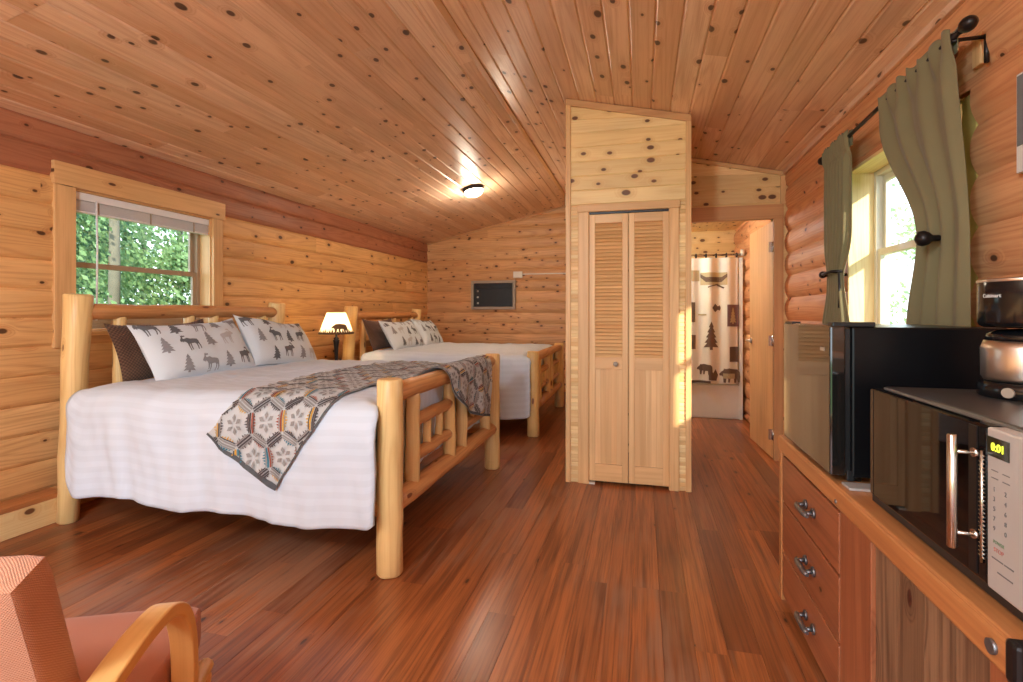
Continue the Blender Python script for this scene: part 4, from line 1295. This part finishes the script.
def holdback(label, y, z, x, big):
    o = thing('curtain_holdback', label, 'holdback', (x, y, z), 'dark curtain holdbacks')
    mb = MB()
    if big:
        mb.lathe([(.006, .03), (.012, .02), (.012, .0), (.024, -.014), (.030, -.03), (.026, -.044), (.010, -.054), (.001, -.056)], (x, y, z), 18, axis='x'); mb.build('knob', M['bronze'], o)
        mb = MB(); mb.tube([(x + .025, y, z), (x + .06, y + .03, z), (XR - .025, y + .10, z)], .007, 8); mb.build('hook', M['bronze'], o)
    else:
        mb.tube([(XR - .03, y + .02, z), (x - .02, y + .02, z - .003), (x - .045, y - .03, z), (x - .04, y - .16, z + .006), (x + .0, y - .2, z + .005)], .009, 8); mb.build('hook', M['bronze'], o)
        mb = MB(); mb.lathe([(.002, .026), (.016, .02), (.022, 0), (.016, -.02), (.002, -.026)], (x - .03, y + .02, z), 14, axis='y'); mb.build('knob', M['bronze'], o)
        mb = MB(); mb.tube([(x - .015, y - .19, z), (x - .01, y - .19, z - .12), (x - .012, y - .185, z - .2)], .006, 6); mb.build('tassel_cord', M['bronze'], o)
holdback('round dark holdback knob pinning the near olive curtain', 2.21, 1.548, 1.045, True)
holdback('slim dark holdback hook around the far olive curtain', 3.40, 1.50, 1.085, False)
# foam strip between window frame and log ends
mb = MB()
def foam(i, j):
    z = 1.1 + 1.0 * j
    return Vector((XR - .004 + .004 * noise.noise(Vector((i * 9, j * 30, 0))), 2.252 + .09 * i, z))
mb.grid(foam, 8, 60)
o = mb.build('foam_strip', M['foam'], None, solid=-.03); tag(o, 'yellow foam insulation strip beside the near olive curtain', 'insulation')
# picture at the right edge
pf = thing('wall_picture', 'white bordered print on the right log wall above the coffee maker', 'picture', (XR - .03, 1.8, 1.7))
simple_box('print_board', XR - .052, XR - .034, 1.50, 1.968, 1.715, 2.03, M['paper'], pf, 'y')
simple_box('print_image', XR - .054, XR - .05, 1.52, 1.961, 1.80, 2.022, M['grey_pic'], pf, 'y', 0)

# ------------------------------------------------------------------ cabinet
CBX, CBY0, CBY1, TOP = .596, 1.005, 2.50, .725
cab = thing('storage_cabinet', 'low stained wood cabinet with drawers along the right wall', 'cabinet', (.9, 1.7, 0))
cx1 = XR - .05
simple_box('worktop', CBX, cx1, CBY0, CBY1, TOP - .03, TOP, M['cab_edge'], cab, 'y', .006)
simple_box('worktop_fascia', CBX - .004, CBX + .022, CBY0, CBY1, TOP - .07, TOP - .004, M['cab_edge'], cab, 'y', .008)
mb = MB()
mb.box(CBX + .03, cx1, CBY1 - .03, CBY1 - .01, 0, TOP - .03, 'z'); mb.box(CBX + .03, cx1, CBY0 + .02, CBY0 + .04, 0, TOP - .03, 'z'); mb.box(cx1 - .02, cx1, CBY0 + .04, CBY1 - .03, 0, TOP - .03, 'z')
mb.box(CBX + .03, cx1, 1.79, 1.81, 0, TOP - .03, 'z')
mb.build('carcass', M['cab_red'], cab)
mb = MB()
mb.box(CBX + .006, CBX + .03, 1.575, 1.795, 0, TOP - .068, 'z', .4); mb.build('face_stile', M['cab_red'], cab, bevel=.003)
mb = MB(); mb.box(CBX + .006, CBX + .03, CBY0, 1.09, 0, TOP - .068, 'z', .2); mb.build('face_stile', M['cab_red'], cab, bevel=.003)
simple_box('end_post', CBX + .0, CBX + .03, CBY1 - .035, CBY1, 0, TOP - .068, M['cab_edge'], cab, 'z', .003)
mb = MB()
for k in range(4):
    a = 1.09 + (1.575 - 1.09) * k / 4; mb.box(CBX + .018, CBX + .03, a, a + (1.575 - 1.09) / 4 - .001, 0, TOP - .05, 'z')
mb.build('weathered_panel', M['cab_grey'], cab)['label'] = 'grey weathered board panel'
zs = [(.445, .640), (.228, .436), (.03, .219)]
for (a, b) in zs:
    d = simple_box('drawer', CBX + .004, CBX + .03, 1.80, CBY1 - .04, a, b, M['cab_red'], cab, 'y', .004)
    mb = MB(); zc_ = (a + b) / 2 + .005; yc = 2.08
    for yy in (yc - .045, yc + .045):
        mb.tube([(CBX + .004, yy, zc_), (CBX - .004, yy, zc_)], .018, 12); mb.tube([(CBX - .002, yy, zc_), (CBX - .024, yy, zc_ - .004)], .008, 10)
    mb.tube([(CBX - .024, yc - .065, zc_ - .006), (CBX - .028, yc - .04, zc_ - .006), (CBX - .028, yc + .04, zc_ - .006), (CBX - .024, yc + .065, zc_ - .006)], [.007, .011, .011, .007], 10)
    mb.build('drawer_pull', M['pewter'], d)
mb = MB(); mb.tube([(CBX - .010, 1.062, TOP - .036), (CBX + .0, 1.062, TOP - .036)], .013, 14); mb.build('bolt_head', M['pewter'], cab); mb = MB(); mb.tube([(CBX - .007, 1.80, TOP - .05), (CBX + .0, 1.80, TOP - .05)], .007, 10); mb.build('bolt_head', M['pewter'], cab)
simple_box('corner_bracket', CBX - .007, CBX + .03, CBY0 - .004, 1.032, TOP - .072, TOP + .002, M['bronze'], cab, 'y', .008)

# ---- fridge
FY0, FY1, FXX, FZ0, FZ1 = 1.825, 2.375, .584, TOP + .012, 1.229
fr = thing('mini_fridge', 'black mini fridge on the cabinet below the right window', 'refrigerator', (.85, 2.08, TOP))
simple_box('fridge_body', FXX + .062, 1.06, FY0, FY1, FZ0 + .01, FZ1 - .004, M['fridge_side'], fr, bevel=.006)
dd = simple_box('fridge_door', FXX, FXX + .045, FY0, FY1, FZ0 + .012, FZ1, M['fridge_front'], fr, bevel=.006)
simple_box('door_gasket', FXX + .045, FXX + .062, FY0 + .012, FY1 - .012, FZ0 + .02, FZ1 - .01, M['black_plastic'], fr, bevel=.002)
simple_box('hinge_cover', FXX + .008, FXX + .13, FY0 + .004, FY0 + .05, FZ1 - .004, FZ1 + .012, M['black_plastic'], fr, bevel=.004)
simple_box('badge', FXX - .0015, FXX + .001, FY0 + .05, FY0 + .09, FZ1 - .085, FZ1 - .073, M['ac_frame'], dd, bevel=0)
simple_box('door_handle_recess', FXX - .001, FXX + .03, FY1 - .13, FY1 - .03, FZ1 - .004, FZ1 + .006, M['black_plastic'], dd, bevel=.002)
mb = MB(); mb.box(FXX + .05, FXX + .07, FY0 + .004, FY0 + .02, FZ0 - .004, FZ0 + .03, 'x'); mb.build('bottom_hinge', M['black_plastic'], fr, bevel=.002)
for (a, b) in ((FXX + .09, FY0 + .05), (FXX + .09, FY1 - .05), (1.03, FY0 + .05), (1.03, FY1 - .05)):
    mb = MB(); mb.tube([(a, b, TOP), (a, b, FZ0 + .012)], .016, 10); mb.build('foot', M['black_plastic'], fr)
ty = simple_box('drip_tray', FXX + .03, .80, 1.755, 1.82, TOP + .0005, TOP + .009, M['silver_panel'], None, 'x', .003); tag(ty, 'thin silver tray strip between the fridge and microwave', 'tray')

# ---- microwave
MX0, MX1, MY0, MY1, MZ0, MZ1 = .632, 1.06, 1.022, 1.655, TOP + .018, 1.062
mw = thing('microwave', 'black microwave with steel bar handle on the cabinet, under the coffee maker', 'microwave', (.85, 1.34, TOP))
simple_box('microwave_case', MX0 + .03, MX1, MY0, MY1, MZ0, MZ1, M['mw_top'], mw, bevel=.008)
PD = 1.148     # split between door and control panel
md = simple_box('microwave_door', MX0, MX0 + .03, PD + .002, MY1, MZ0 + .012, MZ1 - .006, M['dark_glass'], mw, bevel=.005)
simple_box('lower_trim', MX0 + .004, MX0 + .03, MY0, MY1, MZ0 - .008, MZ0 + .012, M['black_plastic'], mw, bevel=.003)
simple_box('door_edge_trim', MX0 - .001, MX0 + .02, MY1 - .024, MY1 + .001, MZ0 + .014, MZ1 - .008, M['black_gloss'], md, bevel=.004)
mb = MB(); mb.box(MX0 - .002, MX0 + .0, PD + .03, PD + .055, MZ0 + .02, MZ1 - .012, 'z'); mb.build('door_stile_trim', M['bronze'], md)
hy = 1.172
mb = MB(); mb.tube([(MX0 - .045, hy, .812), (MX0 - .045, hy, 1.034)], .0085, 16, chamfer=.002)
hd = mb.build('handle_bar', M['chrome'], md)
for z in (.842, 1.0):
    mb = MB(); mb.tube([(MX0 - .043, hy, z), (MX0 + .0, hy, z)], .004, 10); mb.tube([(MX0 - .012, hy, z), (MX0 - .004, hy, z)], .009, 12); mb.build('handle_standoff', M['chrome'], hd)
mb = MB(); mb.tube([(MX0 - .003, PD + .012, MZ0 + .05), (MX0 - .003, PD + .012, MZ1 - .055)], .003, 8)
for k in range(26):
    z = MZ0 + .06 + k * .0078; mb.tube([(MX0 - .003, PD + .005, z), (MX0 - .003, PD + .02, z + .003)], .0016, 6)
mb.build('ribbed_strip', M['chrome'], mw)  # thin chrome rod with short ribs between door and control panel
cp = simple_box('control_panel', MX0 - .002, MX0 + .03, MY0, PD, MZ0 + .012, MZ1 - .006, M['silver_panel'], mw, 'y', .004)
simple_box('display', MX0 - .0035, MX0 + .0, PD - .062, PD - .004, MZ1 - .058, MZ1 - .022, M['lcd'], cp, bevel=0)
# text faces -X: its right is -Y
tm = lambda y, z, e=.004: Matrix.Translation((MX0 - e, y, z)) @ Matrix(((0, 0, -1, 0), (-1, 0, 0, 0), (0, 1, 0, 0), (0, 0, 0, 1)))
text_mesh('clock_digits', '0:01', .021, tm(PD - .034, MZ1 - .040), M['lcd_on'], cp)
for k, ch in enumerate('1234567890'):
    r_, c = divmod(k, 2); text_mesh('key_mark', ch, .012, tm(PD - .022 - .03 * c, MZ1 - .118 - .018 * r_, .0026), M['mark'], cp, .0004)
for r_ in range(2):
    for c in range(2): simple_box('key_bar', MX0 - .0028, MX0 - .001, PD - .032 - .03 * c, PD - .014 - .03 * c, MZ1 - .084 - .014 * r_, MZ1 - .0825 - .014 * r_, M['mark'], cp, bevel=0)
text_mesh('power_mark', 'POWER', .0085, tm(PD - .034, MZ1 - .214, .0026), M['mark_g'], cp, .0004)
text_mesh('stop_mark', 'STOP', .011, tm(PD - .034, MZ1 - .228, .0026), M['mark_r'], cp, .0004)
for (y, z, w_) in ((PD - .030, MZ1 - .246, .03), (PD - .06, MZ1 - .246, .024), (PD - .05, MZ1 - .268, .04)): simple_box('key_bar', MX0 - .0028, MX0 - .001, y - w_ / 2, y + w_ / 2, z, z + .0022, M['mark'], cp, bevel=0)
for (a, b) in ((MX0 + .06, MY0 + .05), (MX0 + .06, MY1 - .05), (MX1 - .05, MY0 + .05), (MX1 - .05, MY1 - .05)):
    mb = MB(); mb.tube([(a, b, TOP), (a, b, MZ0 + .002)], .014, 10); mb.build('foot', M['black_plastic'], mw)

# ---- coffee maker on the microwave
kx, ky, kz = .925, 1.515, MZ1
cm = thing('coffee_maker', 'black coffee maker with a steel carafe on top of the microwave', 'coffee maker', (kx, ky, kz))
mb = MB(); mb.lathe([(.098, 0), (.102, .004), (.102, .028), (.096, .036), (.09, .04)], (kx, ky, kz), 36); mb.box(kx + .0, kx + .12, ky - .085, ky + .085, 0 + kz, .04 + kz, 'x'); mb.build('maker_base', M['black_gloss'], cm)
mb = MB(); mb.box(kx + .075, kx + .13, ky - .08, ky + .08, kz + .04, kz + .30, 'z'); mb.build('water_tank', M['black_gloss'], cm, bevel=.012)
mb = MB(); mb.lathe([(.085, .041), (.090, .05), (.091, .12), (.084, .14)], (kx - .005, ky, kz), 36); cf = mb.build('carafe', M['steel'], cm)
mb = MB(); mb.lathe([(.084, .140), (.078, .156), (.06, .166), (.02, .17)], (kx - .005, ky, kz), 32); mb.build('carafe_lid', M['black_gloss'], cf)
mb = MB(); mb.tube([(kx + .0, ky + .085, kz + .13), (kx - .01, ky + .125, kz + .125), (kx - .01, ky + .13, kz + .08), (kx + .0, ky + .09, kz + .06)], .01, 10); mb.build('carafe_handle', M['black_plastic'], cf)
mb = MB(); mb.lathe([(.088, .172), (.097, .177), (.101, .187), (.101, .285), (.098, .292), (.03, .297)], (kx, ky, kz), 40); hd = mb.build('brew_head', M['black_gloss'], cm)
mb = MB(); mb.lathe([(.1015, .284), (.103, .287), (.1015, .291)], (kx, ky, kz), 40, caps=False); mb.build('head_band', M['steel'], hd)
fa = math.atan2(-ky, -kx)
def bend(c):
    a = c.x / .102 + fa - .78; r = .1018 + c.z
    return Vector((r * math.cos(a), r * math.sin(a), c.y))
text_mesh('brand_mark', 'Cuisinart', .013, Matrix.Translation((kx, ky, kz + .250)), M['white_logo'], hd, .0004, bend)
mb = MB(); c = Vector((kx + .103 * math.cos(fa - .4), ky + .103 * math.sin(fa - .4), kz + .018)); dv = Vector((math.cos(fa - .4), math.sin(fa - .4), 0)); mb.tube([c - dv * .004, c + dv * .005], .012, 14); mb.build('switch', M['ac_frame'], cm)

# ------------------------------------------------------------------ armchair (lower left)
r = Vector((.91, .42, 0)).normalized(); f = Vector((-.42, .91, 0)).normalized()
corner = Vector((-1.226, 1.199, 0))        # front right corner of the seat
def CH_(fr_, rt, z): return corner + f * fr_ + r * rt + Vector((0, 0, z))
chair = thing('armchair', 'salmon woven armchair with bent wood arm at the lower left', 'armchair', tuple(CH_(-.3, -.28, 0)))
def cushion(name, fn_c, dims, m, parent, bulge=.012, n=14, bev=.035):
    """rounded box: local a (right), b (forward/up), c (thickness)"""
    mb = MB(); da, db, dc = dims
    def rounded(a, b, c):
        p = Vector((a * da, b * db, c * dc)); q = Vector((max(-da + bev, min(da - bev, p.x)), max(-db + bev, min(db - bev, p.y)), max(-dc + bev, min(dc - bev, p.z))))
        d = p - q
        if d.length > 1e-6: d = d.normalized() * bev
        o = q + d
        k = (1 - a * a) * (1 - b * b); o.z += (1 if c > 0 else -1 if c < 0 else 0) * bulge * max(k, 0) * abs(c)
        return fn_c(o)
    for ax in range(3):
        for s in (-1, 1):
            def fn(i, j):
                v = [0, 0, 0]; v[ax] = s; v[(ax + 1) % 3] = (i * 2 - 1) * s; v[(ax + 2) % 3] = j * 2 - 1
                return rounded(*v)
            D = dims
            mb.grid(fn, n, n, lambda i, j: (i * 2 * D[(ax + 1) % 3], j * 2 * D[(ax + 2) % 3]))
    return mb.build(name, m, parent)
seat_c = CH_(-.30, -.28, .355)
cushion('seat_cushion', lambda o: seat_c + r * o.x + f * o.y + Vector((0, 0, o.z + .06 * o.y)), (.28, .30, .065), M['salmon_dark'], chair)
# back: leans toward the camera
tilt = R(17)
up_b = (Vector((0, 0, 1)) * math.cos(tilt) - f * math.sin(tilt)); nb_ = (f * math.cos(tilt) + Vector((0, 0, 1)) * math.sin(tilt))
back_c = CH_(-.545, -.297, .578)
cushion('back_cushion', lambda o: back_c + r * o.x + up_b * o.y + nb_ * o.z, (.27, .275, .050), M['salmon'], chair, bulge=.008, bev=.024)
def arm(side):
    rt = .032 if side > 0 else -.592
    path = [(-.76, .535), (-.62, .578), (-.48, .603), (-.38, .608), (-.31, .598), (-.25, .56), (-.215, .50), (-.20, .42), (-.20, .28), (-.215, .14), (-.24, .0)]
    pts = []
    for k in range((len(path) - 1) * 4 + 1):
        pts.append(lerp_line(path, k / ((len(path) - 1) * 4)))
    mb = MB(); hw, th = .027, .030
    ring = []
    for i, (a, z) in enumerate(pts):
        q0 = pts[max(i - 1, 0)]; q1 = pts[min(i + 1, len(pts) - 1)]; d = Vector((q1[0] - q0[0], q1[1] - q0[1])).normalized(); n2 = Vector((-d.y, d.x))
        lo = (a - n2.x * th, z - n2.y * th)
        ring.append([CH_(a, rt - hw, z), CH_(a, rt + hw, z), CH_(lo[0], rt + hw, max(lo[1], 0)), CH_(lo[0], rt - hw, max(lo[1], 0))])
    u = 0
    for i in range(len(ring) - 1):
        L = (ring[i + 1][0] - ring[i][0]).length
        for k in range(4):
            k2 = (k + 1) % 4
            mb.add([ring[i][k], ring[i][k2], ring[i + 1][k2], ring[i + 1][k]], [(0, 1, 2, 3)], [[(u, k * .05), (u, k * .05 + .05), (u + L, k * .05 + .05), (u + L, k * .05)]], .3)
        u += L
    mb.add(ring[0], [(3, 2, 1, 0)], [[(0, 0)] * 4], .3); mb.add(ring[-1], [(0, 1, 2, 3)], [[(0, 0)] * 4], .3)
    bm_ = mb.build('arm', M['bent'], chair)
    me = bm_.data; bm = bmesh.new(); bm.from_mesh(me); bmesh.ops.remove_doubles(bm, verts=bm.verts[:], dist=1e-5); bmesh.ops.recalc_face_normals(bm, faces=bm.faces[:]); bm.to_mesh(me); bm.free()
    md = bm_.modifiers.new('edges', 'BEVEL'); md.width = .005; md.segments = 3; md.limit_method = 'ANGLE'; md.angle_limit = R(50)
    return bm_
arm(1); arm(-1)
for rt in (-.0, -.56):
    mb = MB(); mb.tube([CH_(-.62, rt + .035 * (1 if rt == 0 else -1), .60), CH_(-.66, rt + .035 * (1 if rt == 0 else -1), .3), CH_(-.74, rt + .035 * (1 if rt == 0 else -1), 0)], .022, 10); mb.build('rear_leg', M['bent'], chair)
for fr_ in (-.10, -.52):
    mb = MB(); mb.tube([CH_(fr_, -.625, .27), CH_(fr_, .045, .27)], .018, 10); mb.build('seat_rail', M['bent'], chair)
mb = MB(); mb.tube([CH_(-.0 - .08, .03, .30), CH_(-.60, .03, .24)], .02, 10); mb.build('side_rail', M['bent'], chair)

# ------------------------------------------------------------------ outside
mb = MB(); mb.box(-26, 26, -16, 34, -.7, -.5, 'x'); struct(mb.build('ground', M['grass']))
def tree_mesh(seed, h, rad, nleaf, leaf, zlo, size):
    nleaf = int(nleaf * 3.6); size *= .5
    rr = random.Random(seed); mb = MB()
    cl = []
    for k in range(26):
        z = zlo + (h - zlo) * rr.random(); t = (z - zlo) / (h - zlo)
        w = rad * (1 - .55 * t) * (.35 + .65 * rr.random()); a = rr.random() * 2 * PI
        cl.append((Vector((w * math.cos(a), w * math.sin(a), z)), rad * (.28 + .25 * rr.random())))
    for k in range(nleaf):
        c, cr_ = rr.choice(cl)
        d = Vector((rr.gauss(0, 1), rr.gauss(0, 1), rr.gauss(0, .8))).normalized() * cr_ * rr.random() ** .4
        p = c + d; n1 = Vector((rr.gauss(0, 1), rr.gauss(0, 1), rr.gauss(0, 1))).normalized(); n2 = n1.orthogonal().normalized(); n1 = n1.cross(n2)
        s = size * (.6 + .8 * rr.random())
        mb.add([p - n1 * s, p + n2 * s * .5, p + n1 * s, p - n2 * s * .5], [(0, 1, 2, 3)], [[(0, 0)] * 4], .5)
    return mb
def tree(label, x, y, h, rad, nleaf, leaf, seed, zlo=.3, size=.10, trunk=.12):
    t = thing('leafy_tree', label, 'tree', (x, y, -.5), 'trees outside the windows')
    mb = tree_mesh(seed, h, rad, nleaf, leaf, zlo, size); mb.v = [(p[0] + x, p[1] + y, p[2]) for p in mb.v]; mb.build('foliage', M[leaf], t)
    mb = MB(); mb.tube([(x, y, -.5), (x + .05, y, h * .35), (x - .03, y + .05, h * .85)], [trunk * .5, trunk * .42, trunk * .2], 10, wob=.1); mb.build('trunk', M['bark'], t)
tree('tree with pale grey trunk seen through the left part of the left window', -7.0, 5.3, 5.5, 1.5, 3000, 'leaf_a', 2, .6, .09, .16)
tree('light green leafy tree seen through the middle of the left window', -8.2, 7.4, 6.0, 2.0, 4200, 'leaf_b', 5, .0, .11)
tree('deep green tree filling the lower right of the left window view', -7.4, 8.2, 3.2, 1.7, 3800, 'leaf_c', 8, -.2, .10)
tree('dark leafy tree farther back in the left window view', -11.0, 9.0, 7.0, 2.6, 4500, 'leaf_a', 12, -.2, .14)
tree('bushy green tree low behind the near log bed window', -6.6, 6.4, 2.2, 1.2, 3000, 'leaf_a', 15, -.3, .08)
tree('tall green tree at the far left edge of the window view', -10.5, 6.2, 7.0, 2.4, 4500, 'leaf_c', 21, -.2, .14)
tree('pale sunlit tree seen through the right window', 7.5, 13.0, 6.5, 2.4, 3500, 'leaf_b', 31, -.2, .14)
tree('light green tree behind the near olive curtain', 6.4, 9.4, 5.0, 2.0, 3500, 'leaf_b', 33, -.2, .12)

# ------------------------------------------------------------------ light
wd = bpy.data.worlds.new('sky'); SC.world = wd; wd.use_nodes = True
nt = wd.node_tree; N = NT(nt)
bg = nt.nodes['Background'] if 'Background' in nt.nodes else nt.nodes.new('ShaderNodeBackground')
tc = N.n('ShaderNodeTexCoord').outputs['Generated']; sp = N.n('ShaderNodeSeparateXYZ'); N.link(tc, sp.inputs[0])
skyc = N.mix(N.smooth(sp.outputs[2], -.05, .6), (.80, .92, 1.0, 1), (.62, .81, 1.0, 1))
N.link(skyc, bg.inputs[0]); bg.inputs[1].default_value = 1.25
sun = bpy.data.lights.new('sun', 'SUN'); sun.energy = 2.3; sun.angle = R(1.2); sun.color = (1, .90, .72)
so = bpy.data.objects.new('sun', sun); COL.objects.link(so)
dirv = Vector((-.645, .765, -.445)).normalized(); so.rotation_euler = dirv.to_track_quat('-Z', 'Y').to_euler()
def area(name, loc, rot, sx, sy, e, col=(1, 1, 1), portal=False):
    l = bpy.data.lights.new(name, 'AREA'); l.shape = 'RECTANGLE'; l.size = sx; l.size_y = sy; l.energy = e; l.color = col
    if portal: l.cycles.is_portal = True
    o = bpy.data.objects.new(name, l); COL.objects.link(o); o.location = loc; o.rotation_euler = rot; return o
area('portal_front', (-1.2, YB - .16, 1.16), (R(90), 0, 0), 4.3, 2.1, 1, portal=True)
area('portal_left', (XL - .2, 3.02, 1.62), (0, R(-90), 0), .95, 1.1, 1, portal=True)
area('portal_right', (XR + .2, 2.83, 1.6), (0, R(90), 0), 1.0, 1.2, 1, portal=True)
def point(name, loc, e, col, rad):
    l = bpy.data.lights.new(name, 'POINT'); l.energy = e; l.color = col; l.shadow_soft_size = rad
    o = bpy.data.objects.new(name, l); COL.objects.link(o); o.location = loc; return o
point('lamp_bulb', (lx, ly, 1.16), 5, (1, .74, .42), .03)
nn = m4.to_3x3() @ Vector((0, 0, -1))
point('ceiling_lamp', tuple(Vector((clx, cly, zc(clx))) + nn * .17), 5, (1, .88, .70), .07)
point('room_fill', (-1.1, -.9, 2.35), 48, (.74, .89, 1), .2)  # added fill light behind the camera, no fixture there
point('bath_fill', (-.05, 5.9, 2.2), 9, (.74, .89, 1), .1)  # added to brighten the bathroom, out of view and without a fixture

# ------------------------------------------------------------------ camera and view
cam = bpy.data.cameras.new('camera'); cam.sensor_width = 36; cam.lens = 505 / 1023 * 36; cam.shift_y = -(341 - 313) / 1023; cam.clip_start = .02
co = bpy.data.objects.new('camera', cam); COL.objects.link(co); co.location = (0, 0, H); co.rotation_euler = (R(90), 0, R(14.5)); SC.camera = co
SC.view_settings.view_transform = 'Standard'; SC.view_settings.look = 'None'; SC.view_settings.gamma = 1; SC.view_settings.use_curve_mapping = False
SC.view_settings.exposure = 2.1
SC.cycles.max_bounces = 10; SC.cycles.diffuse_bounces = 6; SC.cycles.transparent_max_bounces = 12; SC.cycles.sample_clamp_indirect = 8; SC.cycles.caustics_reflective = False; SC.cycles.caustics_refractive = False
